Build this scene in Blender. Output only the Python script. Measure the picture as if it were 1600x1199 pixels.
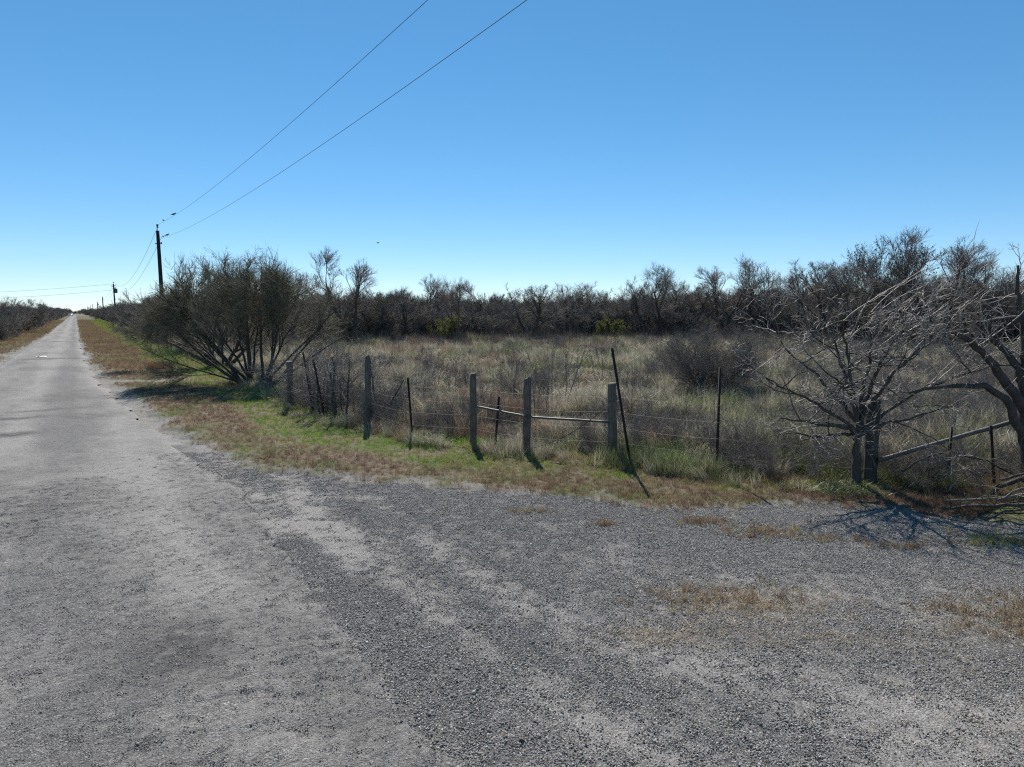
import bpy, math, random
import numpy as np
from mathutils import Vector

for o in list(bpy.data.objects):
    bpy.data.objects.remove(o)
scene = bpy.context.scene
COL = scene.collection
R = math.radians

# ---------------------------------------------------------------- camera
CAM_H = 2.6
cam_d = bpy.data.cameras.new('camera')
cam = bpy.data.objects.new('camera', cam_d)
COL.objects.link(cam)
cam.location = (0, 0, CAM_H)
cam.rotation_euler = (R(90 - 6.02), 0, 0)
cam_d.sensor_fit = 'HORIZONTAL'
cam_d.sensor_width = 36.0
cam_d.lens = 36.0 * 1067 / 1600
cam_d.clip_start = 0.1
cam_d.clip_end = 8000
scene.camera = cam

# ---------------------------------------------------------------- sky and sun
SUN_EL, SUN_AZ = R(47), R(-9)          # azimuth from +Y towards +X
world = bpy.data.worlds.new('World')
scene.world = world
world.use_nodes = True
wn, wl = world.node_tree.nodes, world.node_tree.links
wn.clear()
sky = wn.new('ShaderNodeTexSky')
sky.sky_type = 'NISHITA'
sky.sun_disc = False
sky.sun_elevation = SUN_EL
sky.sun_rotation = SUN_AZ
sky.altitude = 2600
sky.air_density = 1.0
sky.dust_density = 0.12
sky.ozone_density = 6.0
hsv = wn.new('ShaderNodeHueSaturation')
hsv.inputs['Saturation'].default_value = 1.2
hsv.inputs['Hue'].default_value = 0.495
bg = wn.new('ShaderNodeBackground')
bg.inputs['Strength'].default_value = 0.136
wo = wn.new('ShaderNodeOutputWorld')
wl.new(sky.outputs[0], hsv.inputs['Color'])
gam = wn.new('ShaderNodeGamma')
gam.inputs['Gamma'].default_value = 0.78
wl.new(hsv.outputs[0], gam.inputs['Color'])
wl.new(gam.outputs[0], bg.inputs['Color'])
wl.new(bg.outputs[0], wo.inputs['Surface'])

sun_d = bpy.data.lights.new('sun', 'SUN')
sun_d.energy = 5.0
sun_d.angle = R(0.53)
sun_d.color = (1.0, 0.93, 0.84)
sun = bpy.data.objects.new('sun', sun_d)
COL.objects.link(sun)
sv = Vector((math.sin(SUN_AZ) * math.cos(SUN_EL), math.cos(SUN_AZ) * math.cos(SUN_EL), math.sin(SUN_EL)))
sun.rotation_euler = sv.to_track_quat('Z', 'Y').to_euler()
sun.location = (0, 0, 30)

scene.view_settings.view_transform = 'Standard'
scene.view_settings.look = 'None'
scene.view_settings.exposure = 0.48
scene.view_settings.gamma = 1.0
scene.render.engine = 'CYCLES'
scene.cycles.max_bounces = 5
scene.cycles.diffuse_bounces = 3
scene.cycles.transmission_bounces = 3
scene.cycles.use_denoising = False
scene.cycles.filter_width = 1.2
scene.cycles.sample_clamp_direct = 5.0
scene.cycles.sample_clamp_indirect = 3.0

# ---------------------------------------------------------------- the lie of the land
RA = R(-32.44)                           # heading of the road
RD = np.array([math.sin(RA), math.cos(RA)])
RN = np.array([math.cos(RA), -math.sin(RA)])


def st(x, y):
    return x * RD[0] + y * RD[1], x * RN[0] + y * RN[1]


def xy(s, t):
    return s * RD[0] + t * RN[0], s * RD[1] + t * RN[1]


def _h(ix, iy, seed):
    n = (ix.astype(np.int64) * 374761393 + iy.astype(np.int64) * 668265263 + seed * 974711) & 0x7fffffff
    n = ((n ^ (n >> 13)) * 1274126177) & 0x7fffffff
    return ((n ^ (n >> 16)) & 0xffff) / 65535.0


def vnoise(x, y, seed=0):
    x = np.asarray(x, float); y = np.asarray(y, float)
    ix, iy = np.floor(x), np.floor(y)
    fx, fy = x - ix, y - iy
    fx = fx * fx * (3 - 2 * fx); fy = fy * fy * (3 - 2 * fy)
    a, b = _h(ix, iy, seed), _h(ix + 1, iy, seed)
    c, d = _h(ix, iy + 1, seed), _h(ix + 1, iy + 1, seed)
    return (a * (1 - fx) + b * fx) * (1 - fy) + (c * (1 - fx) + d * fx) * fy


def fbm(x, y, seed=0, oct=4):
    v, a, t = 0, 1.0, 0
    for k in range(oct):
        v = v + a * vnoise(np.asarray(x) * 2 ** k, np.asarray(y) * 2 ** k, seed + k * 17)
        t += a; a *= 0.5
    return v / t


def sstep(a, b, x):
    u = np.clip((np.asarray(x, float) - a) / (b - a), 0, 1)
    return u * u * (3 - 2 * u)


FRONT = np.array([(-6.14, 12.9), (-4.95, 11.35), (-4.05, 10.6), (-3.2, 10.35), (-2.26, 9.8), (-1.45, 9.45), (-.7, 9.25),
                  (0, 9.2), (.7, 8.9), (1.36, 8.75), (2.27, 8.35), (3.12, 8.2), (4.4, 8.45), (5.2, 8.4), (6.1, 8.0),
                  (8, 7.6), (12, 7.0), (40, 4.0)])
EDGE = np.array([(-60, 1.5), (0, 1.62), (3.3, 1.66), (6.6, 1.79), (10.5, 1.95), (14.3, 1.5), (18, 1.28), (28.7, .6), (40, .3), (62, .15), (900, .15)])


def road_right(s):
    return np.interp(s, EDGE[:, 0], EDGE[:, 1])


def road_left(s):
    return np.interp(s, [-60, 10, 40, 60, 90, 900], [-3.4, -3.4, -3.25, -3.1, -2.75, -2.7])


def grass_sd(x, y):
    """metres into the grass (positive) or into the gravel / road (negative), right of the road"""
    x = np.asarray(x, float); y = np.asarray(y, float)
    s, t = st(x, y)
    a = (y - np.interp(x, FRONT[:, 0], FRONT[:, 1])) * 0.85
    b = t - road_right(s)
    w = sstep(-5.2, -6.8, x)
    sd = a * (1 - w) + b * w
    left = road_left(s) - t
    sd = np.where(t < -1.0, left, sd)
    n = (fbm(x * 1.3, y * 1.3, 5, 3) - 0.5) * 0.9 + (fbm(x * 5, y * 5, 9, 3) - 0.5) * 0.5
    return sd + n - .28


FEN = np.array([(-531.9, 846.9), (-51.9, 91.5), (-30, 58), (-9.5, 24.2), (-5.9, 18.06), (-4.33, 16.4), (-3.25, 15.22), (-2.02, 13.68), (-.75, 13.08), (.26, 12.19),
                (1.74, 11.66), (3.24, 10.6), (5.3, 9.78), (6.87, 9.75), (7.7, 9.75), (30, 9.6), (60, 9.5)])


def track(s, t):
    m = 0
    for c, w, t1 in ((29.0, .7, 4.4), (47.0, .35, 5.5), (63.0, .8, 5.5)):
        m = np.maximum(m, np.exp(-((s - c - .25 * np.sin(t * 1.7)) / w) ** 2) * sstep(t1, t1 - 1.5, t) * (t > -1))
    m = np.maximum(m, np.exp(-((s - 50) / 1.2) ** 2) * sstep(-2.5, -3.5, t) * sstep(-9, -7, t))
    return m


def field_d(x, y):
    """metres behind the fence line"""
    return (np.asarray(y, float) - np.interp(x, FEN[:, 0], FEN[:, 1])) * 0.75


def gz(x, y):
    x = np.asarray(x, float); y = np.asarray(y, float)
    sd = grass_sd(x, y)
    near = np.exp(-(np.hypot(x, y) / 120) ** 2)
    z = (-0.06 + 0.085 * sstep(-0.25, 0.35, sd) * np.exp(-(np.hypot(x, y) / 90) ** 4))
    z = z + near * sstep(0, 1.5, sd) * ((fbm(x * .35, y * .35, 21, 3) - .5) * 0.16 + (fbm(x * 2.2, y * 2.2, 33, 3) - .5) * 0.07)
    z = z + near * sstep(.3, 2, field_d(x, y)) * (fbm(x * .9, y * .9, 37, 2) - .4) * .32
    z = z - near * 0.03 * np.exp(-((field_d(x, y) + 1.3) / .8) ** 2) * sstep(.6, 1.6, sd)
    return z


def apron_z(x, y):
    x = np.asarray(x, float); y = np.asarray(y, float)
    return (fbm(x * .7, y * .7, 41, 3) - .5) * 0.035 + (fbm(x * 6, y * 6, 43, 3) - .5) * 0.012 - 0.004 - .25 * sstep(.3, .9, grass_sd(x, y))


def road_z(x, y):
    s, t = st(x, y)
    tr, tl = road_right(s), road_left(s)
    d = np.minimum(tr - t, t - tl)
    crown = 0.015 + 0.02 * sstep(0, 1.2, d) - 0.055 * sstep(.12, -0.08, d)
    rut = -0.012 * (np.exp(-((t - 0.6) / .3) ** 2) + np.exp(-((t + 1.3) / .3) ** 2))
    r = (fbm(s * 1.1, t * 2.2, 51, 4) - .5) * 0.03
    broken = sstep(.5, .72, fbm(s * .45 + 3.1, t * .6, 57, 3)) * np.exp(-(np.maximum(0, s - 40) / 60) ** 2)
    r = r - broken * 0.022 * sstep(.42, .62, fbm(s * 7 + t * 2, t * 2.4, 61, 4))
    return crown + rut + r


# ---------------------------------------------------------------- mesh helpers
def mesh_np(name, V, F, mats=(), fmat=None, smooth=False, attrs=None):
    """V (n,3); F list of (m,k) int arrays"""
    me = bpy.data.meshes.new(name)
    if not isinstance(F, (list, tuple)):
        F = [F]
    V = np.ascontiguousarray(V, dtype=np.float32)
    me.vertices.add(len(V))
    me.vertices.foreach_set('co', V.ravel())
    loops = np.concatenate([f.ravel() for f in F]).astype(np.int32)
    tot = np.concatenate([np.full(len(f), f.shape[1], np.int32) for f in F])
    start = np.concatenate([[0], np.cumsum(tot)[:-1]]).astype(np.int32)
    me.loops.add(len(loops))
    me.loops.foreach_set('vertex_index', loops)
    me.polygons.add(len(tot))
    me.polygons.foreach_set('loop_start', start)
    for m in mats:
        me.materials.append(m)
    if fmat is not None:
        me.polygons.foreach_set('material_index', np.asarray(fmat, np.int32))
    if smooth:
        me.polygons.foreach_set('use_smooth', np.ones(len(tot), bool))
    if attrs:
        for k, a in attrs.items():
            at = me.attributes.new(k, 'FLOAT', 'POINT')
            at.data.foreach_set('value', np.asarray(a, np.float32).ravel())
    me.update(calc_edges=True)
    return me


def put(name, me, parent=None, loc=None, rot=None, scale=None):
    o = bpy.data.objects.new(name, me)
    COL.objects.link(o)
    if parent:
        o.parent = parent
    if loc is not None:
        o.location = loc
    if rot is not None:
        o.rotation_euler = rot
    if scale is not None:
        o.scale = scale
    return o


def tag(o, label=None, cat=None, group=None, kind=None):
    if label: o['label'] = label
    if cat: o['category'] = cat
    if group: o['group'] = group
    if kind: o['kind'] = kind
    return o


def grid_mesh(name, X, Y, Z, mat, attrs=None):
    n, m = X.shape
    V = np.stack([X, Y, Z], -1).reshape(-1, 3)
    i = np.arange(n * m).reshape(n, m)
    F = np.stack([i[:-1, :-1], i[1:, :-1], i[1:, 1:], i[:-1, 1:]], -1).reshape(-1, 4)
    a = V[F[0]]
    if np.cross(a[1] - a[0], a[2] - a[0])[2] < 0:
        F = F[:, ::-1]
    return mesh_np(name, V, F, [mat], smooth=True, attrs=attrs)


class MB:
    """collects simple solids into one mesh"""
    def __init__(self):
        self.V, self.F, self.n = [], {}, 0

    def add(self, V, F):
        V = np.asarray(V, float)
        for f in F:
            self.F.setdefault(len(f), []).append([k + self.n for k in f])
        self.V.append(V); self.n += len(V)

    def box(self, c, s, rz=0, tilt=None):
        x, y, z = [q / 2 for q in s]
        V = np.array([(a * x, b * y, d * z) for d in (-1, 1) for b in (-1, 1) for a in (-1, 1)])
        if rz:
            q = np.array([[math.cos(rz), -math.sin(rz), 0], [math.sin(rz), math.cos(rz), 0], [0, 0, 1]])
            V = V @ q.T
        self.add(V + np.array(c), [(0, 2, 3, 1), (4, 5, 7, 6), (0, 1, 5, 4), (2, 6, 7, 3), (0, 4, 6, 2), (1, 3, 7, 5)])

    def tube(self, pts, rad, k=8, caps=True):
        P = np.asarray(pts, float); n = len(P)
        rad = np.broadcast_to(np.asarray(rad, float), (n,))
        T = np.gradient(P, axis=0); T /= np.linalg.norm(T, axis=1)[:, None] + 1e-12
        ref = np.array([0.31, 0.95, 0.05]) if abs(T[0][2]) > .7 else np.array([0, 0, 1.0])
        A = np.cross(T, ref); A /= np.linalg.norm(A, axis=1)[:, None] + 1e-12
        B = np.cross(T, A)
        a = np.arange(k) * 2 * math.pi / k
        V = P[:, None] + rad[:, None, None] * (np.cos(a)[None, :, None] * A[:, None] + np.sin(a)[None, :, None] * B[:, None])
        F = []
        for i in range(n - 1):
            for j in range(k):
                j2 = (j + 1) % k
                F.append((i * k + j, i * k + j2, (i + 1) * k + j2, (i + 1) * k + j))
        if caps:
            F.append(tuple(range(k - 1, -1, -1))); F.append(tuple((n - 1) * k + j for j in range(k)))
        self.add(V.reshape(-1, 3), F)

    def mesh(self, name, mat, smooth=False):
        return mesh_np(name, np.concatenate(self.V), [np.array(f) for f in self.F.values()], [mat], smooth=smooth)


# ---------------------------------------------------------------- material helpers
class NT:
    def __init__(self, name):
        self.m = bpy.data.materials.new(name)
        self.m.use_nodes = True
        self.t = self.m.node_tree
        self.t.nodes.clear()
        self.out = self.t.nodes.new('ShaderNodeOutputMaterial')

    def n(self, kind, **kw):
        nd = self.t.nodes.new(kind)
        for k, v in kw.items():
            if hasattr(nd, k):
                setattr(nd, k, v)
            else:
                nd.inputs[k.replace('_', ' ')].default_value = v
        return nd

    def l(self, a, b):
        self.t.links.new(a, b)

    def noise(self, vec, scale, detail=4, rough=.6):
        nd = self.n('ShaderNodeTexNoise')
        nd.inputs['Scale'].default_value = scale
        nd.inputs['Detail'].default_value = detail
        nd.inputs['Roughness'].default_value = rough
        if vec is not None:
            self.l(vec, nd.inputs['Vector'])
        return nd.outputs['Fac']

    def ramp(self, fac, stops):
        nd = self.n('ShaderNodeValToRGB')
        e = nd.color_ramp.elements
        while len(e) < len(stops):
            e.new(0.5)
        for q, (p, c) in zip(e, stops):
            q.position = p
            q.color = (c[0], c[1], c[2], 1) if not isinstance(c, (int, float)) else (c, c, c, 1)
        self.l(fac, nd.inputs['Fac'])
        return nd.outputs['Color']

    def mix(self, fac, a, b, mode='MIX'):
        nd = self.n('ShaderNodeMix', data_type='RGBA', blend_type=mode)
        for sock, v in ((nd.inputs['Factor'], fac), (nd.inputs['A'], a), (nd.inputs['B'], b)):
            pass
        ins = [i for i in nd.inputs if i.enabled]
        for sock, v in zip(ins, (fac, a, b)):
            if hasattr(v, 'links'):
                self.l(v, sock)
            elif isinstance(v, (int, float)):
                sock.default_value = v if sock.type == 'VALUE' else (v, v, v, 1)
            else:
                sock.default_value = (*v, 1)
        return [o for o in nd.outputs if o.enabled][0]

    def math(self, op, a, b=None):
        nd = self.n('ShaderNodeMath', operation=op)
        for s, v in zip(nd.inputs, (a, b)):
            if v is None: continue
            if hasattr(v, 'links'): self.l(v, s)
            else: s.default_value = v
        return nd.outputs[0]

    def attr(self, name, kind='GEOMETRY'):
        nd = self.n('ShaderNodeAttribute', attribute_type=kind, attribute_name=name)
        return nd.outputs['Fac']

    def pos(self):
        return self.n('ShaderNodeNewGeometry').outputs['Position']

    def objco(self):
        return self.n('ShaderNodeTexCoord').outputs['Object']

    def scale(self, vec, s):
        nd = self.n('ShaderNodeMapping')
        nd.inputs['Scale'].default_value = s
        self.l(vec, nd.inputs['Vector'])
        return nd.outputs[0]

    def bump(self, h, strength, dist):
        nd = self.n('ShaderNodeBump')
        nd.inputs['Strength'].default_value = strength
        nd.inputs['Distance'].default_value = dist
        self.l(h, nd.inputs['Height'])
        return nd.outputs[0]

    def principled(self, col, rough=.8, normal=None, spec=.3, metal=0):
        p = self.n('ShaderNodeBsdfPrincipled')
        if hasattr(col, 'links'): self.l(col, p.inputs['Base Color'])
        else: p.inputs['Base Color'].default_value = (*col, 1)
        if hasattr(rough, 'links'): self.l(rough, p.inputs['Roughness'])
        else: p.inputs['Roughness'].default_value = rough
        p.inputs['Specular IOR Level'].default_value = spec
        p.inputs['Metallic'].default_value = metal
        if normal is not None: self.l(normal, p.inputs['Normal'])
        self.l(p.outputs[0], self.out.inputs['Surface'])
        return self.m


def mat_plain(name, col, rough=.7, spec=.3, metal=0, var=.25, scale=8):
    t = NT(name)
    nz = t.noise(t.objco(), scale)
    c = t.mix(nz, tuple(q * (1 - var) for q in col), tuple(min(1, q * (1 + var)) for q in col))
    return t.principled(c, rough, None, spec, metal)


def mat_blade(name, stops, gloss=.06, trans=.4, rnd=.35, base=None):
    """grass blades: colour from the instance's tint, lit through"""
    t = NT(name)
    tint = t.attr('tint', 'INSTANCER')
    oi = t.n('ShaderNodeObjectInfo')
    c = t.ramp(tint, stops)
    c = t.mix(oi.outputs['Random'], t.mix(1.0, c, 1 - rnd, 'MULTIPLY'), t.mix(1.0, c, 1 + rnd, 'MULTIPLY'))
    blade = t.attr('blade')
    c = t.mix(blade, t.mix(1.0, c, .6, 'MULTIPLY'), t.mix(1.0, c, 1.3, 'MULTIPLY'))
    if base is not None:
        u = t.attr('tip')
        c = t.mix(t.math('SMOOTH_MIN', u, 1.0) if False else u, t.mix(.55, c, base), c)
    d = t.n('ShaderNodeBsdfDiffuse'); tr = t.n('ShaderNodeBsdfTranslucent'); g = t.n('ShaderNodeBsdfGlossy')
    g.inputs['Roughness'].default_value = .5
    g.inputs['Color'].default_value = (.8, .8, .75, 1)
    t.l(c, d.inputs['Color']); t.l(c, tr.inputs['Color'])
    m1 = t.n('ShaderNodeMixShader'); m1.inputs[0].default_value = trans
    t.l(d.outputs[0], m1.inputs[1]); t.l(tr.outputs[0], m1.inputs[2])
    m2 = t.n('ShaderNodeMixShader'); m2.inputs[0].default_value = gloss
    t.l(m1.outputs[0], m2.inputs[1]); t.l(g.outputs[0], m2.inputs[2])
    t.l(m2.outputs[0], t.out.inputs['Surface'])
    return t.m


def mat_bark(name, dark, light, rough=.75, spec=.35, scale=9):
    t = NT(name)
    v = t.scale(t.objco(), (1, 1, .35))
    n1 = t.noise(v, scale * 3, 5, .7)
    n2 = t.noise(t.objco(), scale * .4, 3)
    c = t.ramp(t.math('ADD', t.math('MULTIPLY', n1, .6), t.math('MULTIPLY', n2, .4)), [(.32, dark), (.7, light)])
    return t.principled(c, rough, t.bump(n1, .7, .012), spec)


def mat_leaf(name, c1, c2, trans=.35):
    t = NT(name)
    oi = t.n('ShaderNodeObjectInfo')
    n1 = t.noise(t.objco(), 2.5, 3)
    n2 = t.noise(t.objco(), 40, 1)
    c = t.mix(t.ramp(t.math('ADD', t.math('MULTIPLY', n1, .6), t.math('MULTIPLY', n2, .4)), [(.35, 0.), (.65, 1.)]), c1, c2)
    d = t.n('ShaderNodeBsdfDiffuse'); tr = t.n('ShaderNodeBsdfTranslucent')
    t.l(c, d.inputs['Color']); t.l(c, tr.inputs['Color'])
    m1 = t.n('ShaderNodeMixShader'); m1.inputs[0].default_value = trans
    t.l(d.outputs[0], m1.inputs[1]); t.l(tr.outputs[0], m1.inputs[2])
    t.l(m1.outputs[0], t.out.inputs['Surface'])
    return t.m


# surfaces -------------------------------------------------------
def mat_ground():
    t = NT('soil_and_thatch')
    p = t.pos()
    gr, fld = t.attr('gravelly'), t.attr('field')
    n1 = t.noise(p, .6, 5); n2 = t.noise(p, 7, 6, .7); n3 = t.noise(p, 60, 4, .7)
    thatch = t.ramp(n2, [(.3, (.055, .046, .032)), (.5, (.125, .10, .068)), (.72, (.21, .175, .125))])
    green = t.ramp(n2, [(.3, (.035, .05, .016)), (.7, (.10, .125, .04))])
    verge = t.mix(t.ramp(n1, [(.45, 0.), (.6, 1.)]), thatch, green)
    fieldc = t.ramp(n2, [(.3, (.05, .046, .03)), (.5, (.115, .105, .07)), (.72, (.21, .19, .135))])
    c = t.mix(fld, verge, fieldc)
    grit = t.ramp(n3, [(.35, (.09, .087, .082)), (.65, (.32, .31, .29))])
    c = t.mix(gr, c, grit)
    return t.principled(c, .95, t.bump(t.math('ADD', n2, t.math('MULTIPLY', n3, .3)), .9, .03), .15)


def mat_road():
    t = NT('worn_chip_seal')
    p = t.pos()
    mp = t.n('ShaderNodeMapping', vector_type='TEXTURE')
    mp.inputs['Rotation'].default_value = (0, 0, -RA)
    t.l(p, mp.inputs['Vector']); q = mp.outputs[0]
    dust, worn = t.attr('dust'), t.attr('broken')
    vor = t.n('ShaderNodeTexVoronoi'); vor.inputs['Scale'].default_value = 62; t.l(p, vor.inputs['Vector'])
    vor2 = t.n('ShaderNodeTexVoronoi'); vor2.inputs['Scale'].default_value = 130; t.l(p, vor2.inputs['Vector'])
    n1 = t.noise(p, 3.0, 6, .65); n2 = t.noise(p, 26, 5, .7); n3 = t.noise(p, 150, 3, .7)
    chip = t.ramp(t.n('ShaderNodeSeparateColor').outputs[0], [(0, 0.), (1, 1.)]) if False else None
    sep = t.n('ShaderNodeSeparateColor'); t.l(vor.outputs['Color'], sep.inputs[0])
    stone = t.ramp(sep.outputs[0], [(0, (.075, .074, .072)), (.5, (.15, .148, .145)), (.85, (.22, .218, .21)), (1, (.34, .335, .32))])
    binder = t.ramp(n2, [(.35, (.05, .05, .05)), (.65, (.15, .148, .145))])
    c = t.mix(t.ramp(vor.outputs['Distance'], [(.25, 1.), (.55, 0.)]), binder, stone)
    dustc = t.ramp(n2, [(.3, (.185, .178, .167)), (.7, (.315, .304, .287))])
    fac = t.math('MULTIPLY', t.math('ADD', dust, t.math('MULTIPLY', t.math('SUBTRACT', n1, .5), .8)), 1.0)
    c = t.mix(t.ramp(fac, [(.15, .12), (.8, .85)]), c, dustc)
    sp = t.noise(p, 140, 2, .6)
    c = t.mix(1.0, c, t.ramp(sp, [(.34, .38), (.5, 1.0), (.66, 1.75)]), 'MULTIPLY')
    tar = t.ramp(n2, [(.35, (.035, .035, .035)), (.6, (.09, .088, .085))])
    c = t.mix(t.math('MULTIPLY', worn, t.ramp(t.noise(q, 5, 5, .7), [(.3, .25), (.5, 1.)])), c, tar)
    rip = t.noise(t.scale(q, (3.0, 13.0, 1.0)), 1.0, 6, .72)
    c = t.mix(t.ramp(rip, [(.36, .75), (.47, 0.)]), c, t.mix(1.0, c, .5, 'MULTIPLY'))
    h = t.math('ADD', t.math('MULTIPLY', vor.outputs['Distance'], -.7), t.math('ADD', t.math('MULTIPLY', vor2.outputs['Distance'], -.35), t.math('ADD', t.math('MULTIPLY', rip, 2.2), t.math('ADD', n2, t.math('MULTIPLY', n3, .35)))))
    return t.principled(c, .9, t.bump(h, 1.0, .009), .3)


def mat_apron():
    t = NT('loose_gravel')
    p = t.pos()
    dust = t.attr('dust')
    vor = t.n('ShaderNodeTexVoronoi'); vor.inputs['Scale'].default_value = 55; t.l(p, vor.inputs['Vector'])
    n1 = t.noise(p, 2.2, 6, .65); n2 = t.noise(p, 22, 5, .7); n3 = t.noise(p, 120, 3, .7)
    sep = t.n('ShaderNodeSeparateColor'); t.l(vor.outputs['Color'], sep.inputs[0])
    stone = t.ramp(sep.outputs[0], [(0, (.05, .05, .052)), (.5, (.12, .12, .122)), (.85, (.20, .2, .2)), (1, (.36, .35, .34))])
    gap = t.ramp(n2, [(.35, (.045, .043, .042)), (.65, (.12, .117, .112))])
    c = t.mix(t.ramp(vor.outputs['Distance'], [(.3, 1.), (.6, 0.)]), gap, stone)
    dustc = t.ramp(n2, [(.3, (.145, .139, .13)), (.7, (.255, .245, .23))])
    fac = t.math('ADD', dust, t.math('MULTIPLY', t.math('SUBTRACT', n1, .5), .9))
    c = t.mix(t.ramp(fac, [(.25, .05), (.9, .9)]), c, dustc)
    sp = t.noise(p, 120, 2, .6)
    c = t.mix(1.0, c, t.ramp(sp, [(.34, .35), (.5, 1.0), (.66, 1.85)]), 'MULTIPLY')
    h = t.math('ADD', t.math('MULTIPLY', vor.outputs['Distance'], -1.0), t.math('ADD', n2, t.math('MULTIPLY', n3, .35)))
    return t.principled(c, .92, t.bump(h, 1.0, .006), .3)


M = {}
M['ground'] = mat_ground()
M['road'] = mat_road()
M['apron'] = mat_apron()


def mat_stone():
    t = NT('gravel_stone')
    oi = t.n('ShaderNodeObjectInfo')
    c = t.ramp(oi.outputs['Random'], [(0, (.06, .058, .057)), (.35, (.13, .127, .122)), (.7, (.24, .235, .225)), (.95, (.42, .41, .39)), (1, (.7, .69, .66))])
    return t.principled(c, .85, None, .2)


M['stone'] = mat_stone()


def mat_chip():
    t = NT('crushed_stone')
    c = t.ramp(t.attr('shade'), [(0, (.05, .046, .041)), (.3, (.14, .132, .12)), (.65, (.26, .246, .225)), (.92, (.47, .447, .41)), (1, (.75, .73, .68))])
    return t.principled(c, .8, None, .25)


M['chip'] = mat_chip()
M['verge'] = mat_blade('verge_grass_blades', [(0, (.21, .135, .088)), (.3, (.30, .225, .135)), (.5, (.27, .27, .085)), (1, (.20, .31, .045))], .05, .45, .4)
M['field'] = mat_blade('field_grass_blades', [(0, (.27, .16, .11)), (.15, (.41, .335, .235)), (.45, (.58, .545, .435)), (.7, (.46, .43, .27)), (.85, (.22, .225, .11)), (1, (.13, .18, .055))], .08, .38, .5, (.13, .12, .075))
M['weed'] = mat_blade('weed_stalk', [(0, (.085, .065, .055)), (1, (.15, .125, .105))], .06, .15, .4)
M['straw'] = mat_blade('straw', [(0, (.30, .21, .11)), (1, (.40, .32, .19))], .08, .3, .3)
M['bark'] = mat_bark('dark_bark', (.035, .029, .025), (.13, .11, .095), .85, .2)
M['bark_grey'] = mat_bark('grey_bark', (.028, .024, .021), (.12, .102, .088), .7, .3)
M['twig'] = mat_bark('twig_bark', (.105, .092, .082), (.265, .238, .215), .8, .25)
M['twig_olive'] = mat_bark('olive_brown_twig', (.13, .112, .078), (.31, .275, .20), .8, .25)
M['twig_pale'] = mat_bark('pale_dry_twig', (.10, .086, .075), (.38, .34, .295), .5, .45)
M['twig_red'] = mat_bark('reddish_twig', (.13, .10, .092), (.31, .255, .235), .8, .25)
M['leaf'] = mat_leaf('olive_leaflets', (.075, .077, .03), (.17, .165, .065))
M['leaf_dark'] = mat_leaf('dark_leaflets', (.03, .034, .018), (.075, .078, .038))
M['leaf_yellow'] = mat_leaf('yellow_green_leaves', (.09, .10, .025), (.19, .19, .05), .4)
M['wood'] = None


def mat_wood():
    t = NT('weathered_post_wood')
    v = t.scale(t.objco(), (1, 1, .06))
    n1 = t.noise(v, 55, 6, .75); n2 = t.noise(t.objco(), 5, 4)
    oi = t.n('ShaderNodeObjectInfo')
    c = t.ramp(t.math('ADD', t.math('MULTIPLY', n1, .7), t.math('MULTIPLY', n2, .3)), [(.3, (.04, .032, .025)), (.5, (.15, .12, .094)), (.72, (.30, .255, .21))])
    return t.principled(c, .85, t.bump(n1, 1.0, .012), .25)


M['wood'] = mat_wood()
M['rust'] = mat_plain('dark_rusty_steel', (.032, .024, .021), .7, .4, .3, .5, 30)
M['pipe'] = mat_plain('scuffed_pipe', (.12, .112, .105), .55, .4, .4, .5, 14)
M['wire'] = mat_plain('fence_wire', (.16, .145, .13), .6, .3, .4, .3, 20)
M['cable'] = mat_plain('power_cable', (.05, .05, .055), .9, .1, 0)
M['pole'] = mat_bark('creosote_pole', (.014, .011, .009), (.05, .04, .032), .8, .25, 5)
M['ceramic'] = mat_plain('grey_insulator', (.10, .10, .11), .3, .5)
M['steel'] = mat_plain('galvanised_steel', (.25, .25, .26), .5, .5, .5)
M['tank'] = mat_plain('transformer_paint', (.07, .07, .075), .45, .5)
M['bird'] = mat_plain('dark_plumage', (.02, .02, .023), .6, .3)
M['paint'] = mat_plain('white_car_paint', (.8, .8, .8), .25, .5, 0, .04)
M['glass'] = mat_plain('dark_car_glass', (.02, .022, .025), .08, .6, 0, .1)
M['rubber'] = mat_plain('tyre_rubber', (.02, .02, .02), .85, .2)
M['lamp'] = mat_plain('headlamp_lens', (.6, .6, .6), .1, .6, 0, .05)
M['litter'] = mat_plain('white_litter', (.75, .75, .73), .6, .3, 0, .08)


# ---------------------------------------------------------------- ground, road, gravel
def graded(a, b, h, lo, hi, g=1.16):
    """fine steps of h between a and b, growing steps out to lo and hi"""
    mid = list(np.arange(a, b + 1e-6, h))
    up, q, d = [], mid[-1], h
    while q < hi:
        d *= g; q += d; up.append(min(q, hi))
    dn, q, d = [], mid[0], h
    while q > lo:
        d *= g; q -= d; dn.append(max(q, lo))
    return np.array(dn[::-1] + mid + up)


gx = graded(-8, 9, .075, -3500, 3500, 1.05)
gy = graded(7, 19, .075, -300, 4000, 1.05)
X, Y = np.meshgrid(gx, gy, indexing='ij')
sd = grass_sd(X, Y)
fd = field_d(X, Y)
put('ground', grid_mesh('ground', X, Y, gz(X, Y), M['ground'], {
    'gravelly': np.maximum(1 - sstep(-.1, .55, sd + (fbm(X * 3, Y * 3, 77, 3) - .5) * .8), track(*st(X, Y))),
    'field': sstep(-.6, .6, fd)}))['kind'] = 'structure'


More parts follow.
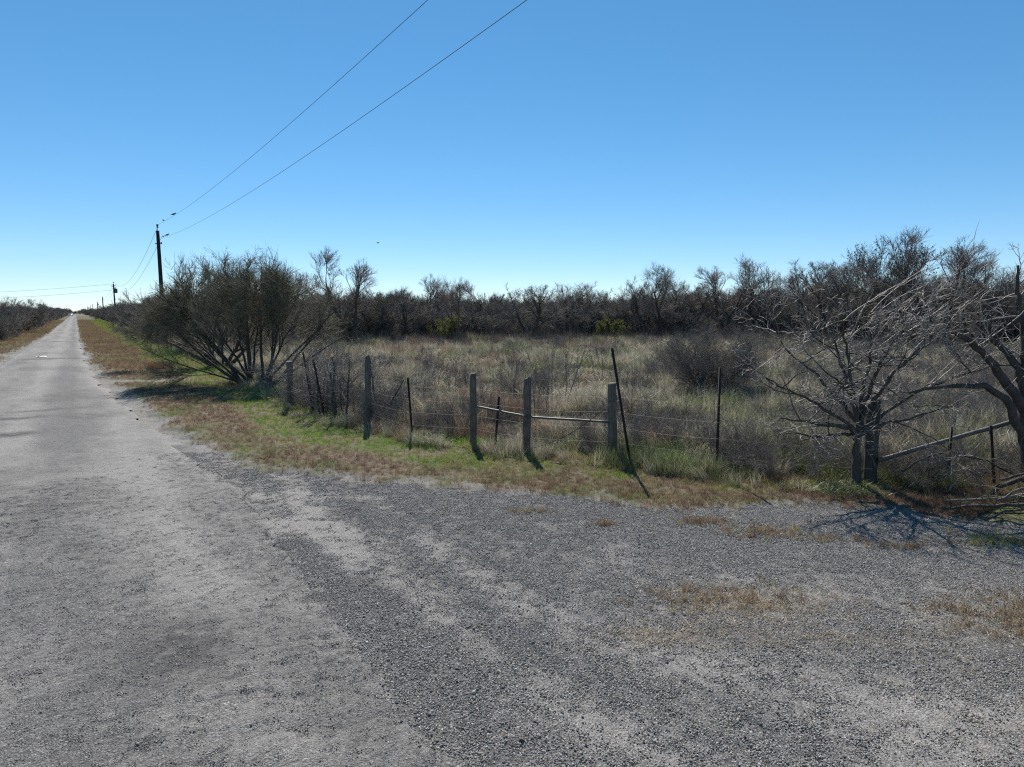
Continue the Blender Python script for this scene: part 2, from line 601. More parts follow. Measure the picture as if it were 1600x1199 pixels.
def apron_dust(x, y):
    s, t = st(x, y)
    d = .40 + (fbm(x * .8, y * .8, 91, 4) - .5) * .85
    # wheel tracks that swing off the road to the right, and a pale fan beside the road edge
    c = np.interp(x, [-2, 0, 1, 2, 3.5, 5, 9], [9.4, 6.0, 5.0, 4.45, 4.1, 3.9, 3.7])
    d = d + .42 * np.exp(-((y - c) / .38) ** 2) + .36 * np.exp(-((y - c + 1.35) / .34) ** 2)
    d = d + .6 * np.exp(-((t - 2.45 - .2 * np.sin(s * .7)) / .28) ** 2) * sstep(5.5, 7, s)
    d = d - .45 * np.exp(-((t - 2.0) / .3) ** 2) * sstep(3, 4, s) * sstep(8.3, 7.3, s)
    d = d + .5 * np.exp(-((t - 1.95) / .35) ** 2) * sstep(7.3, 9, s)
    d = d - .4 * sstep(7.0, 8.2, y + .25 * x)
    return np.clip(d, 0, 1)


def road_dust(x, y):
    s, t = st(x, y)
    d = .40 + (fbm(s * .16, t * 1.6, 101, 4) - .5) * .9 + (fbm(s * 1.3, t * 1.9, 103, 3) - .5) * .5
    d = d + .42 * (np.exp(-((t - .75) / .35) ** 2) + np.exp(-((t + 1.2) / .35) ** 2)) - .25 * np.exp(-((t + .3) / .3) ** 2)
    d = d + .35 * np.exp(-((t - road_right(s)) / .3) ** 2) * sstep(11, 13, s)
    d = d + .25 * np.exp(-((t - road_left(s)) / .4) ** 2)
    return np.clip(d, 0, 1)


def road_broken(s, t):
    b = sstep(.5, .7, fbm(s * .45 + 3.1, t * .6, 57, 3)) * .35
    for (a, c, ra, rc, w) in ((5.6, .55, .75, .5, 1.0), (17.6, -1.25, .35, .5, 1.3), (20.2, -1.6, .25, 1.0, 1.3), (21.5, -.9, .18, .8, 1.0),
                              (45.0, -1.3, .35, 1.7, 1.2), (70, -1.5, .8, 1.2, 1.0)):
        b = np.maximum(b, w * np.exp(-((s - a) / ra) ** 2 - ((t - c) / rc) ** 2))
    return np.clip(b, 0, 1)


ax, ay = np.arange(-6.8, 12.0, .055), np.arange(-3, 13.2, .055)
ax, ay = np.concatenate([ax, graded(12, 12.2, .2, 12, 28)[1:]]), ay
X, Y = np.meshgrid(ax, ay, indexing='ij')
put('gravel_turnout', grid_mesh('gravel_turnout', X, Y, apron_z(X, Y), M['apron'], {'dust': apron_dust(X, Y)}))['kind'] = 'structure'

ss = graded(1.5, 17, .05, -50, 660, 1.035)
vv = np.linspace(0, 1, 105)
S, Vv = np.meshgrid(ss, vv, indexing='ij')
edge_n = (fbm(S * .9, S * 0, 111, 5) - .5) * .9 + (fbm(S * 7, S * 0, 112, 3) - .5) * .12
T = (road_left(S) - .1 + (fbm(S * .7, S * 0 + 9, 113, 4) - .5) * .4) * (1 - Vv) + (road_right(S) + .05 + edge_n) * Vv
X, Y = xy(S, T)
put('road', grid_mesh('road', X, Y, road_z(X, Y), M['road'], {'dust': road_dust(X, Y), 'broken': road_broken(S, T)}))['kind'] = 'structure'


# ---------------------------------------------------------------- scatter (uncountable stuff only)
def scatter(name, P, rot, scl, idx, tint, protos, label, cat):
    pc = bpy.data.collections.new(name + '_kinds')
    for k, me in enumerate(protos):
        pc.objects.link(bpy.data.objects.new('%s_kind_%02d' % (name, k), me))
    me = bpy.data.meshes.new(name)
    me.vertices.add(len(P))
    me.vertices.foreach_set('co', np.ascontiguousarray(P, np.float32).ravel())
    for nm, ty, key, d in (('rot', 'FLOAT_VECTOR', 'vector', rot), ('scl', 'FLOAT', 'value', scl), ('idx', 'INT', 'value', idx), ('tint', 'FLOAT', 'value', tint)):
        a = me.attributes.new(nm, ty, 'POINT')
        a.data.foreach_set(key, np.ascontiguousarray(d, np.int32 if ty == 'INT' else np.float32).ravel())
    me.update()
    o = put(name, me)
    tag(o, label, cat, None, 'stuff')
    ng = bpy.data.node_groups.new(name, 'GeometryNodeTree')
    ng.interface.new_socket('Geometry', in_out='INPUT', socket_type='NodeSocketGeometry')
    ng.interface.new_socket('Geometry', in_out='OUTPUT', socket_type='NodeSocketGeometry')
    N, Lk = ng.nodes, ng.links
    gi, go = N.new('NodeGroupInput'), N.new('NodeGroupOutput')
    ci = N.new('GeometryNodeCollectionInfo')
    ci.inputs['Collection'].default_value = pc
    ci.inputs['Separate Children'].default_value = True
    ci.inputs['Reset Children'].default_value = True
    ip = N.new('GeometryNodeInstanceOnPoints')
    ip.inputs['Pick Instance'].default_value = True

    def na(nm, ty):
        q = N.new('GeometryNodeInputNamedAttribute'); q.data_type = ty
        q.inputs['Name'].default_value = nm
        return [s for s in q.outputs if s.enabled and s.name == 'Attribute'][0]
    Lk.new(gi.outputs[0], ip.inputs['Points'])
    Lk.new(ci.outputs[0], ip.inputs['Instance'])
    Lk.new(na('idx', 'INT'), ip.inputs['Instance Index'])
    Lk.new(na('rot', 'FLOAT_VECTOR'), ip.inputs['Rotation'])
    Lk.new(na('scl', 'FLOAT'), ip.inputs['Scale'])
    Lk.new(ip.outputs[0], go.inputs[0])
    o.modifiers.new('scatter', 'NODES').node_group = ng
    return o


def stone_mesh(seed):
    r = np.random.default_rng(seed)
    ph = (1 + 5 ** .5) / 2
    V = np.array([(-1, ph, 0), (1, ph, 0), (-1, -ph, 0), (1, -ph, 0), (0, -1, ph), (0, 1, ph), (0, -1, -ph), (0, 1, -ph), (ph, 0, -1), (ph, 0, 1), (-ph, 0, -1), (-ph, 0, 1)]) / 1.9
    F = np.array([(0, 11, 5), (0, 5, 1), (0, 1, 7), (0, 7, 10), (0, 10, 11), (1, 5, 9), (5, 11, 4), (11, 10, 2), (10, 7, 6), (7, 1, 8), (3, 9, 4), (3, 4, 2), (3, 2, 6), (3, 6, 8), (3, 8, 9), (4, 9, 5), (2, 4, 11), (6, 2, 10), (8, 6, 7), (9, 8, 1)])
    V = V * r.uniform(.7, 1.15, (12, 1)) * np.array([r.uniform(.8, 1.2), r.uniform(.7, 1), r.uniform(.5, .8)])
    return mesh_np('stone', V, F, [M['stone']])


def patch_mesh(seed, n=60, rad=.085):
    r = np.random.default_rng(seed)
    base = [stone_mesh(900 + k) for k in range(4)]
    Vb = []
    for me in base:
        a = np.empty(36, np.float32); me.vertices.foreach_get('co', a); Vb.append(a.reshape(12, 3))
    F0 = np.empty(60, np.int32); base[0].loops.foreach_get('vertex_index', F0); F0 = F0.reshape(20, 3)
    Vs, Fs, sh = [], [], []
    for k in range(n):
        q = r.normal(0, 1, 4); q /= np.linalg.norm(q); w, x, y, z = q
        Rm = np.array([[1 - 2 * (y * y + z * z), 2 * (x * y - z * w), 2 * (x * z + y * w)], [2 * (x * y + z * w), 1 - 2 * (x * x + z * z), 2 * (y * z - x * w)], [2 * (x * z - y * w), 2 * (y * z + x * w), 1 - 2 * (x * x + y * y)]])
        sz = float(np.exp(r.normal(math.log(.0046), .45)))
        a, d = r.uniform(0, 6.28), rad * .62 * abs(r.normal()) + rad * .25 * r.random()
        Vs.append(Vb[k % 4] @ Rm.T * sz + np.array([d * math.cos(a), d * math.sin(a), sz * r.uniform(-.1, .5)]))
        Fs.append(F0 + 12 * k); sh.append(np.full(12, r.random()))
    return mesh_np('gravel_patch', np.concatenate(Vs), np.concatenate(Fs), [M['chip']], attrs={'shade': np.concatenate(sh)})


def tuft_mesh(name, seed, n, h, spread, width, lean, segs, mat, flop=0.0, droop=0.0):
    r = np.random.default_rng(seed)
    az = r.uniform(0, 2 * math.pi, n); rr = spread * np.sqrt(r.random(n)); ra = r.uniform(0, 2 * math.pi, n)
    root = np.stack([rr * np.cos(ra), rr * np.sin(ra), np.full(n, -.02 * h)], -1)
    hh = h * r.uniform(.45, 1.1, n); ln = lean * h * r.uniform(.1, 1.0, n)
    az = np.where(r.random(n) < flop, ra, az)
    u = np.linspace(0, 1, segs + 1)
    out = np.stack([np.cos(az), np.sin(az), np.zeros(n)], -1)
    P = root[:, None] + out[:, None] * (ln[:, None] * (u ** 1.8)[None])[..., None]
    dz = hh[:, None] * (u[None] - droop * r.uniform(.2, 1, n)[:, None] * (u ** 2.6)[None])
    P[..., 2] += dz
    P += r.normal(0, .02 * h, P.shape) * u[None, :, None]
    fa = r.uniform(0, 2 * math.pi, n)
    side = np.stack([np.cos(fa), np.sin(fa), r.normal(0, .2, n)], -1)
    w = width * r.uniform(.6, 1.2, n)[:, None] * (1 - .85 * u ** 1.5)[None]
    A = P - side[:, None] * w[..., None] * .5; B = P + side[:, None] * w[..., None] * .5
    V = np.stack([A, B], 2).reshape(-1, 3)
    b = (np.arange(n) * (segs + 1) * 2)[:, None] + np.arange(segs)[None] * 2
    F = np.stack([b, b + 1, b + 3, b + 2], -1).reshape(-1, 4)
    tip = np.repeat(np.broadcast_to(u[None], (n, segs + 1)).ravel(), 2)
    bl = np.repeat(r.random(n), (segs + 1) * 2)
    return mesh_np(name, V, F, [mat], attrs={'tip': tip, 'blade': bl})


rng = np.random.default_rng(7)


def zrot(n, tilt=.12):
    return np.stack([rng.normal(0, tilt, n), rng.normal(0, tilt, n), rng.uniform(0, 2 * math.pi, n)], -1)


def in_view(x, y, m=1.6):
    return (np.abs(x) < .79 * y + m) & (y > 2.6)


# loose stones on the turnout and the road
stones = [stone_mesh(k) for k in range(5)]
n = 260000
x, y = rng.uniform(-7, 10.5, n), rng.uniform(2.8, 12.5, n)
s, t = st(x, y)
sdv = grass_sd(x, y)
onroad = (t < road_right(s) - .05) & (t > road_left(s))
dust = np.where(onroad, road_dust(x, y), apron_dust(x, y))
clump = fbm(x * 2.5, y * 2.5, 131, 3)
dens = np.where(onroad, .22 * sstep(.95, .3, dust) + .09 + .3 * road_broken(s, t) + .5 * sstep(.35, 0, road_right(s) - t), 1.1 * sstep(.95, .25, dust) * sstep(.25, .6, clump) + .12)
dens = dens * sstep(.35, -.15, sdv)
keep = in_view(x, y) & (rng.random(n) < dens)
x, y, onroad = x[keep], y[keep], onroad[keep]
size = np.exp(rng.normal(math.log(.0046), .42, len(x))) * np.where(onroad, .7, 1)
size = np.where(rng.random(len(x)) < .008, size * 1.5, size)
z = np.where(onroad, road_z(x, y), apron_z(x, y)) + size * .25
scatter('loose_stones', np.stack([x, y, z], -1), rng.uniform(0, 6.28, (len(x), 3)), size, rng.integers(0, 5, len(x)), rng.random(len(x)), stones,
        'loose grey gravel stones strewn over the road and turnout', 'gravel')

# packed crushed stone, densest away from the dusty wheel tracks
pm = [patch_mesh(950 + k) for k in range(6)]
n = 62000
x, y = rng.uniform(-7, 10, n), 2.8 + 9.7 * rng.random(n) ** 1.15
s, t = st(x, y)
sdv = grass_sd(x, y)
onroad = (t < road_right(s) - .02) & (t > road_left(s))
dust = np.where(onroad, road_dust(x, y), apron_dust(x, y))
grain = fbm(x * 5, y * 5, 137, 3)
dens = np.where(onroad, (.16 + .16 * sstep(.8, .2, dust) + .2 * road_broken(s, t)) * sstep(12.5, 7.5, y) + .3 * sstep(.7, -.1, road_right(s) - t), .14 + .52 * sstep(1.05, .1, dust + .9 * (.5 - grain)))
keep = in_view(x, y) & (rng.random(n) < dens * sstep(.4, -.1, sdv))
x, y, onroad = x[keep], y[keep], onroad[keep]
scl_ = np.where(onroad, rng.uniform(.45, .75, len(x)), rng.uniform(.65, 1.05, len(x)))
scatter('crushed_stone', np.stack([x, y, np.where(onroad, road_z(x, y) - .001, apron_z(x, y)) + .0005], -1), np.stack([0 * x, 0 * x, rng.uniform(0, 6.28, len(x))], -1), scl_, rng.integers(0, 6, len(x)), rng.random(len(x)), pm,
        'packed crushed grey stone covering the turnout and road shoulder', 'gravel')

# mown verge
vt = [tuft_mesh('verge_tuft', 200 + k, 14, .08, .055, .006, .75, 2, M['verge']) for k in range(5)]
n = 190000
s = 4 + 240 * rng.random(n) ** 2.9; t = rng.uniform(-.5, 12, n)
x, y = xy(s, t)
n2 = 26000
xl, yl = xy(30 + 210 * rng.random(n2) ** 1.6, -rng.uniform(2.5, 8.5, n2))
x, y = np.concatenate([x, xl]), np.concatenate([y, yl])
sdv, fdv = grass_sd(x, y), field_d(x, y)
s, t = st(x, y)
dn = (1 - track(s, t)) * sstep(-.15, .5, sdv) * sstep(.9, -.1, fdv) * (.35 + .9 * fbm(x * 1.7, y * 1.7, 141, 3))
keep = in_view(x, y, 2) & (rng.random(len(x)) < dn)
x, y, sdv, fdv, s = x[keep], y[keep], sdv[keep], fdv[keep], s[keep]
band = sdv / np.maximum(.3, sdv - fdv)
g = .0 + .8 * sstep(.3, .62, band) - .12 + (fbm(x * .6, y * .6, 151, 3) - .5) * 1.7 + (fbm(x * 3, y * 3, 153, 2) - .5) * 1.0
g = g + .35 * sstep(-1.5, -5.0, x) * sstep(24, 18, y) * sstep(.35, .8, band) - .12 * sstep(26, 31, s) + .1 * sstep(26, 31, s) * sstep(.45, .7, band) - .3 * sstep(-1.5, .5, x)
far = np.clip(y / 16, 1, 5.5)
g = g + .22 * sstep(-9, -7, x) * sstep(0, -1.5, x) * sstep(.3, .55, band)
g = np.where(s > 26, .24 + .75 * np.clip(g, -.2, 1), g)
scatter('verge_grass', np.stack([x, y, gz(x, y)], -1), zrot(len(x), .2), far * rng.uniform(.55, 1.35, len(x)) * (.75 + .6 * sstep(-.5, .2, fdv)) * np.where(y > 20, .8, 1), rng.integers(0, 5, len(x)),
        np.clip(g + rng.normal(0, .1, len(x)), 0, 1), vt, 'short mown verge grass, part green and part reddish brown', 'grass')

# rough field grass
ft = [tuft_mesh('field_tuft', 300 + k, 60, .36, .15, .009, .85, 4, M['field'], .7, .55) for k in range(4)]
ft += [tuft_mesh('field_tuft', 310 + k, 40, .54, .12, .007, .5, 4, M['field'], .6, .35) for k in range(2)]
ft += [tuft_mesh('field_tuft', 320 + k, 50, .24, .2, .009, 1.2, 3, M['field'], .3, .6) for k in range(2)]
n = 80000
y = 8.5 + 90 * rng.random(n) ** 2.1
x = rng.uniform(-.82, .82, n) * (y + 4)
fdv, sdv = field_d(x, y), grass_sd(x, y)
s, t = st(x, y)
dn = sstep(-.75, .1, fdv) * sstep(.2, .8, sdv) * (.04 + 1.5 * sstep(.42, .6, fbm(x * 1.0, y * 1.0, 161, 3))) * sstep(3.2, 4.4, t)
keep = in_view(x, y, 2.5) & (rng.random(n) < dn)
x, y, fdv = x[keep], y[keep], fdv[keep]
g = .48 + (fbm(x * .28, y * .28, 171, 3) - .5) * 1.9 + (fbm(x * 1.1, y * 1.1, 173, 2) - .5) * 1.2 - .1 * sstep(25, 60, y) + .04 * sstep(1.2, .2, fdv)
tall = fbm(x * .6, y * .6, 181, 3)
idx = np.where(tall > .56, rng.integers(4, 6, len(x)), np.where(tall < .42, rng.integers(6, 8, len(x)), rng.integers(0, 4, len(x))))
sc = rng.uniform(.5, 1.15, len(x)) * (.6 + .9 * sstep(.35, .65, fbm(x * 1.0, y * 1.0, 161, 3))) * np.clip(y / 26, 1, 1.15) * (.6 + .4 * sstep(0, 1.4, fdv))
scatter('field_grass', np.stack([x, y, gz(x, y)], -1), zrot(len(x), .15), sc, idx, np.clip(g + rng.normal(0, .2, len(x)), 0, 1), ft,
        'rough tangled dry grass covering the field behind the fence', 'grass')

# dull weed stalks, thickening towards the trees
wt = [tuft_mesh('weed_stalks', 340 + k, 26, .8, .25, .008, .35, 3, M['weed'], .5, .05) for k in range(3)]
n = 16000
y = 10 + 75 * rng.random(n) ** .8
x = rng.uniform(-.8, .8, n) * (y + 3)
s, t = st(x, y)
edge = np.interp(x, [-30, -14, 0, 14, 25, 31, 33, 60], [66, 57, 60, 64, 63, 51, 43, 42])
dn = np.exp(-((y - edge) / 9) ** 2) + .06 * sstep(.55, .7, fbm(x * .4, y * .4, 191, 3)) + .5 * sstep(6, 11, x - .2 * y) * sstep(18, 26, y) * sstep(.4, .6, fbm(x * .5, y * .5, 193, 2))
k = (field_d(x, y) > 1) & (t > 7) & in_view(x, y, 2) & (rng.random(n) < dn)
x, y = x[k], y[k]
scatter('weed_stalks', np.stack([x, y, gz(x, y)], -1), zrot(len(x), .08), rng.uniform(.6, 1.5, len(x)) * np.clip(y / 45, .8, 1.3), rng.integers(0, 3, len(x)), rng.random(len(x)), wt,
        'dull brown standing weed stalks in front of the treeline', 'weeds')

# straw lying on the gravel, and sparse brown tufts along its edge
sm = [tuft_mesh('straw_wisp', 400 + k, 9, .03, .07, .0025, 3.2, 3, M['straw'], 0, .6) for k in range(4)]
px, py = [], []
for cx_, cy_, rx, ry, m in ((2.05, 5.85, .75, .42, 620), (1.2, 5.25, .5, .2, 160), (2.2, 5.2, .9, .2, 160), (4.2, 5.5, .75, .55, 480), (3.4, 5.1, .7, .5, 110), (3.2, 4.2, 1.0, .5, 60)):
    px.append(rng.normal(cx_, rx * .55, m)); py.append(rng.normal(cy_, ry * .55, m))
m = 2600
ex, ey = rng.uniform(-6, 9, m), rng.uniform(6.3, 13, m)
k = rng.random(m) < np.exp(-((grass_sd(ex, ey) + .1) / .3) ** 2) * .9
px.append(ex[k]); py.append(ey[k])
x, y = np.concatenate(px), np.concatenate(py)
scatter('straw', np.stack([x, y, apron_z(x, y) + .006], -1), zrot(len(x), .12), rng.uniform(.5, 1.3, len(x)), rng.integers(0, 4, len(x)), rng.random(len(x)), sm,
        'dead straw lying in patches on the grey gravel', 'straw')
px, py = [], []
for cx_, cy_, rx, ry, m in ((1.15, 8.15, .14, .07, 26), (2.35, 8.25, .3, .12, 60), (3.0, 7.85, .5, .2, 90), (3.7, 7.6, .35, .12, 28), (4.35, 7.35, .3, .1, 34), (.2, 8.7, .3, .08, 22),
                            (2.0, 5.95, .8, .3, 110), (4.3, 5.6, .6, .45, 150), (5.6, 7.6, .6, .25, 110)):
    px.append(rng.normal(cx_, rx * .6, m)); py.append(rng.normal(cy_, ry * .6, m))
x, y = np.concatenate(px), np.concatenate(py)
scatter('gravel_tufts', np.stack([x, y, apron_z(x, y)], -1), zrot(len(x), .25), rng.uniform(.5, 1.2, len(x)), rng.integers(0, 5, len(x)),
        np.clip(rng.normal(.18, .15, len(x)) + .3 * (x > 5.1), 0, 1), vt, 'sparse brown grass growing up through the gravel edge', 'grass')


# ---------------------------------------------------------------- trees
def grow(r, S, D, L, Rad, levels, env=None):
    out = []
    S = np.asarray(S, float); D = np.asarray(D, float); D = D / np.linalg.norm(D, axis=1)[:, None]
    L = np.asarray(L, float); Rad = np.asarray(Rad, float)
    for li, lv in enumerate(levels):
        B, n = len(S), lv['n']
        P = np.empty((B, n + 1, 3)); Tn = np.empty((B, n + 1, 3)); P[:, 0] = S; Tn[:, 0] = D
        T = D.copy()
        pull = np.array([lv.get('px', 0), lv.get('py', 0), lv.get('up', 0)])
        for k in range(n):
            T = T + r.normal(0, lv['w'], (B, 3)) + pull
            T /= np.linalg.norm(T, axis=1)[:, None]
            P[:, k + 1] = P[:, k] + T * (L / n)[:, None]
            Tn[:, k + 1] = T
        low = P[..., 2] < lv.get('floor', .05)
        P[..., 2] = np.where(low & (np.arange(n + 1)[None] > 0), lv.get('floor', .05) + .3 * (lv.get('floor', .05) - P[..., 2]).clip(0, 1), P[..., 2])
        if env is not None and li > 0:
            c_, ra_, rag = env
            e = np.linalg.norm((P[:, -1] - c_) / ra_, axis=1)
            ok = e < 1 - rag + 2 * rag * r.random(B)
            S, D, L, Rad, P, Tn = S[ok], D[ok], L[ok], Rad[ok], P[ok], Tn[ok]
            B = len(S)
        u = np.linspace(0, 1, n + 1)
        Rr = Rad[:, None] * (1 - (1 - lv.get('tip', .35)) * u)[None]
        out.append((P, Rr))
        if li == len(levels) - 1:
            break
        cnt = r.poisson(lv['c'] * np.clip(L / L.mean(), .4, 2.2)) + (1 if li == 0 else 0)
        idx = np.repeat(np.arange(B), cnt)
        f = lv['f0'] + (1 - lv['f0']) * r.random(len(idx)) ** lv.get('pw', .8)
        fi = np.minimum(f * n, n - 1e-3); k = fi.astype(int); w = (fi - k)[:, None]
        S2 = P[idx, k] * (1 - w) + P[idx, k + 1] * w
        pd = Tn[idx, k + 1]
        a = r.normal(lv['a'], lv.get('as', .2), len(idx))
        q = r.normal(0, 1, (len(idx), 3)); q -= (q * pd).sum(1)[:, None] * pd; q /= np.linalg.norm(q, axis=1)[:, None]
        D2 = np.cos(a)[:, None] * pd + np.sin(a)[:, None] * q
        L2 = L[idx] * r.uniform(*lv['r'], len(idx)) * (1 - lv.get('fall', .35) * f)
        Rp = Rad[idx] * (1 - (1 - lv.get('tip', .35)) * f)
        R2 = np.maximum(Rp * lv.get('rr', .6) * r.uniform(.75, 1.1, len(idx)), lv.get('rmin', .003))
        S, D, L, Rad = S2, D2, L2, R2
    return out


def tubes(sets, sides):
    Vs, Fs, base = [], [], 0
    for (P, Rr), k in zip(sets, sides):
        B, n1 = P.shape[:2]
        T = np.gradient(P, axis=1); T /= np.linalg.norm(T, axis=2)[..., None] + 1e-9
        ch = P[:, -1] - P[:, 0]
        ref = np.where((np.abs(ch[:, 2]) > .75 * np.linalg.norm(ch, axis=1))[:, None], np.array([.9, .4, .1]), np.array([.1, .15, 1.0]))
        A = np.cross(T, ref[:, None]); A /= np.linalg.norm(A, axis=2)[..., None] + 1e-9
        Bn = np.cross(T, A)
        a = np.arange(k) * 2 * math.pi / k
        V = P[:, :, None] + Rr[:, :, None, None] * (np.cos(a)[None, None, :, None] * A[:, :, None] + np.sin(a)[None, None, :, None] * Bn[:, :, None])
        b = base + (np.arange(B) * n1 * k)[:, None, None] + (np.arange(n1 - 1) * k)[None, :, None]
        j = np.arange(k); j2 = (j + 1) % k
        F = np.stack([b + j, b + j2, b + k + j2, b + k + j], -1).reshape(-1, 4)
        Vs.append(V.reshape(-1, 3)); Fs.append(F); base += B * n1 * k
    return np.concatenate(Vs), np.concatenate(Fs)


def leaf_quads(r, sets, count, size, lo=.2):
    P = np.concatenate([p[0][:, 1:].reshape(-1, 3) for p in sets])
    C = P[r.integers(0, len(P), count)] + r.normal(0, size * .7, (count, 3))
    a = r.normal(0, 1, (count, 3)); a /= np.linalg.norm(a, axis=1)[:, None]
    b = np.cross(a, r.normal(0, 1, (count, 3))); b /= np.linalg.norm(b, axis=1)[:, None]
    sz = size * r.uniform(.5, 1.3, count)[:, None]
    V = np.stack([C - a * sz, C - b * sz * .4, C + a * sz, C + b * sz * .4], 1).reshape(-1, 3)
    return V, np.arange(count * 4).reshape(-1, 4)


def join(parts):
    Vs, Fs, fm, base = [], [], [], 0
    for (V, F), m in parts:
        Vs.append(V); Fs.append(F + base); fm.append(np.full(len(F), m)); base += len(V)
    return np.concatenate(Vs), np.concatenate(Fs), np.concatenate(fm)


def tree_meshes(r, starts, levels, split, bark, twig, leaf=None, nleaf=0, lsize=.03, env=None):
    """trunk mesh (the first `split` levels) and crown mesh"""
    S, D, L, Rad = starts
    sets = grow(r, S, D, L, Rad, levels, env)
    sides = [8, 6, 4, 3, 3, 3]
    V, F = tubes(sets[:split], sides)
    trunk = mesh_np('trunk', V, F, [bark], smooth=True)
    parts = [(tubes(sets[split:], sides[split:]), 0)]
    mats = [twig]
    if leaf is not None:
        parts.append((leaf_quads(r, sets[-2:], nleaf, lsize), 1)); mats.append(leaf)
    V, F, fm = join(parts)
    crown = mesh_np('crown', V, F, mats, fm, smooth=False)
    return trunk, crown


def stems(r, n, tilt, length, rad, spread=.12, az0=0):
    az = az0 + np.arange(n) * 2 * math.pi / n + r.normal(0, .35, n)
    ti = r.uniform(tilt[0], tilt[1], n)
    S = np.stack([spread * np.cos(az), spread * np.sin(az), np.full(n, -.08)], -1)
    D = np.stack([np.sin(ti) * np.cos(az), np.sin(ti) * np.sin(az), np.cos(ti)], -1)
    return S, D, r.uniform(length[0], length[1], n), r.uniform(rad[0], rad[1], n)


def thing(name, label, cat, loc=(0, 0, 0), rz=0, group=None, scale=None):
    o = put(name, None, None, loc, (0, 0, rz), scale)
    o.empty_display_size = .2
    return tag(o, label, cat, group)


def tree_obj(name, meshes, label, loc, rz=0, scale=(1, 1, 1), group=None, cat='tree'):
    o = thing(name, label, cat, loc, rz, group, scale)
    put('trunk', meshes[0], o); put('crown', meshes[1], o)
    return o


# kinds of tree for the wood and the roadsides, each about 6 m tall at scale 1
KIND = {}


def kind(name, seed, st_, levels, split, bark, twig, leaf=None, nleaf=0, lsize=.03):
    r = np.random.default_rng(seed)
    a = tree_meshes(r, stems(r, *st_), levels, split, M[bark], M[twig], M[leaf] if leaf else None, nleaf, lsize)
    KIND[name] = a
    return a


MESQ = [dict(n=6, w=.16, up=.05, c=6, f0=.35, a=.75, r=(.45, .8), rr=.6),
        dict(n=5, w=.18, up=.08, c=7, f0=.2, a=.65, r=(.4, .75), rr=.55),
        dict(n=4, w=.18, up=.08, c=8, f0=.12, a=.6, r=(.38, .72), rr=.55, rmin=.007),
        dict(n=3, w=.16, up=.06, c=3.2, f0=.2, a=.4, r=(.7, 1.25), rr=.65, rmin=.005),
        dict(n=3, w=.12, up=.06, tip=.4)]
for k in range(4):
    kind('mesquite%d' % k, 500 + k, (2 + k % 2, (.15, .75), (3.0, 3.9), (.10, .15)), MESQ, 2, 'bark', 'twig', 'leaf_dark', 500, .04)
TALL = [dict(n=6, w=.09, up=.06, c=6, f0=.35, a=.55, r=(.4, .75), rr=.55),
        dict(n=5, w=.12, up=.09, c=8, f0=.2, a=.5, r=(.4, .7), rr=.55),
        dict(n=4, w=.14, up=.06, c=8, f0=.15, a=.5, r=(.4, .7), rr=.6, rmin=.007),
        dict(n=3, w=.14, up=.04, c=3.2, f0=.2, a=.4, r=(.7, 1.2), rr=.65, rmin=.005),
        dict(n=3, w=.1, up=.05, tip=.4)]
for k in range(2):
    kind('tall%d' % k, 520 + k, (2 + k, (.08, .4), (4.0, 4.8), (.08, .12)), TALL, 2, 'bark', 'twig_red')
HUI = [dict(n=6, w=.10, up=.015, c=6, f0=.25, a=.5, r=(.5, .9), rr=.6),
       dict(n=5, w=.13, up=.05, c=8, f0=.2, a=.5, r=(.4, .7), rr=.6),
       dict(n=4, w=.15, up=.05, c=8, f0=.15, a=.5, r=(.35, .65), rr=.6, rmin=.008),
       dict(n=3, w=.16, up=.03, c=3.6, f0=.15, a=.42, r=(.6, 1.1), rr=.65, rmin=.005),
       dict(n=3, w=.14, up=.04, tip=.4)]
for k in range(3):
    kind('huisache%d' % k, 540 + k, (6, (.35, 1.05), (2.8, 3.6), (.06, .1)), HUI, 2, 'bark', 'twig', 'leaf', 3200, .03)
BRUSH = [dict(n=4, w=.2, up=.05, c=7, f0=.15, a=.6, r=(.4, .8), rr=.6),
         dict(n=4, w=.2, up=.05, c=8, f0=.1, a=.6, r=(.4, .75), rr=.65, rmin=.008),
         dict(n=3, w=.2, up=.03, c=6, f0=.1, a=.6, r=(.4, .8), rr=.7, rmin=.007),
         dict(n=2, w=.2, up=.02, tip=.5)]
for k in range(2):
    kind('brush%d' % k, 560 + k, (10, (.2, 1.2), (1.3, 2.0), (.02, .035)), BRUSH, 1, 'bark', 'twig', 'leaf_dark', 1200, .04)
kind('evergreen', 580, (3, (.1, .5), (3.2, 4.2), (.1, .14)), MESQ, 2, 'bark', 'twig', 'leaf_dark', 4000, .05)
kind('yellow', 581, (7, (.2, .9), (1.2, 1.8), (.02, .03)), BRUSH, 1, 'bark', 'twig', 'leaf_yellow', 5000, .07)


HAZE = [dict(n=5, w=.12, up=.03, c=8, f0=.15, a=.5, r=(.4, .75), rr=.55, rmin=.004),
        dict(n=4, w=.18, up=.04, c=6, f0=.1, a=.6, r=(.4, .75), rr=.6, rmin=.003),
        dict(n=3, w=.2, up=.03, c=3, f0=.1, a=.6, r=(.4, .8), rr=.7, rmin=.0025),
        dict(n=2, w=.2, up=.02, tip=.5)]
for k in range(2):
    kind('greybrush%d' % k, 590 + k, (12, (.1, .8), (.9, 1.4), (.007, .011), .5), HAZE, 1, 'twig', 'twig_pale')


def top_of(meshes):
    n = len(meshes[1].vertices)
    a = np.empty(n * 3, np.float32); meshes[1].vertices.foreach_get('co', a)
    return float(np.percentile(a[2::3], 99.7))


TOP = {k: top_of(v) for k, v in KIND.items()}


def stand(kindname, label, x, y, height, rz, wide=1.0, name='bare_tree', group=None, cat='tree'):
    s_ = height / TOP[kindname]
    return tree_obj(name, KIND[kindname], label, (x, y, float(gz(x, y)) - .05), rz, (s_ * wide, s_ * wide, s_), group, cat)


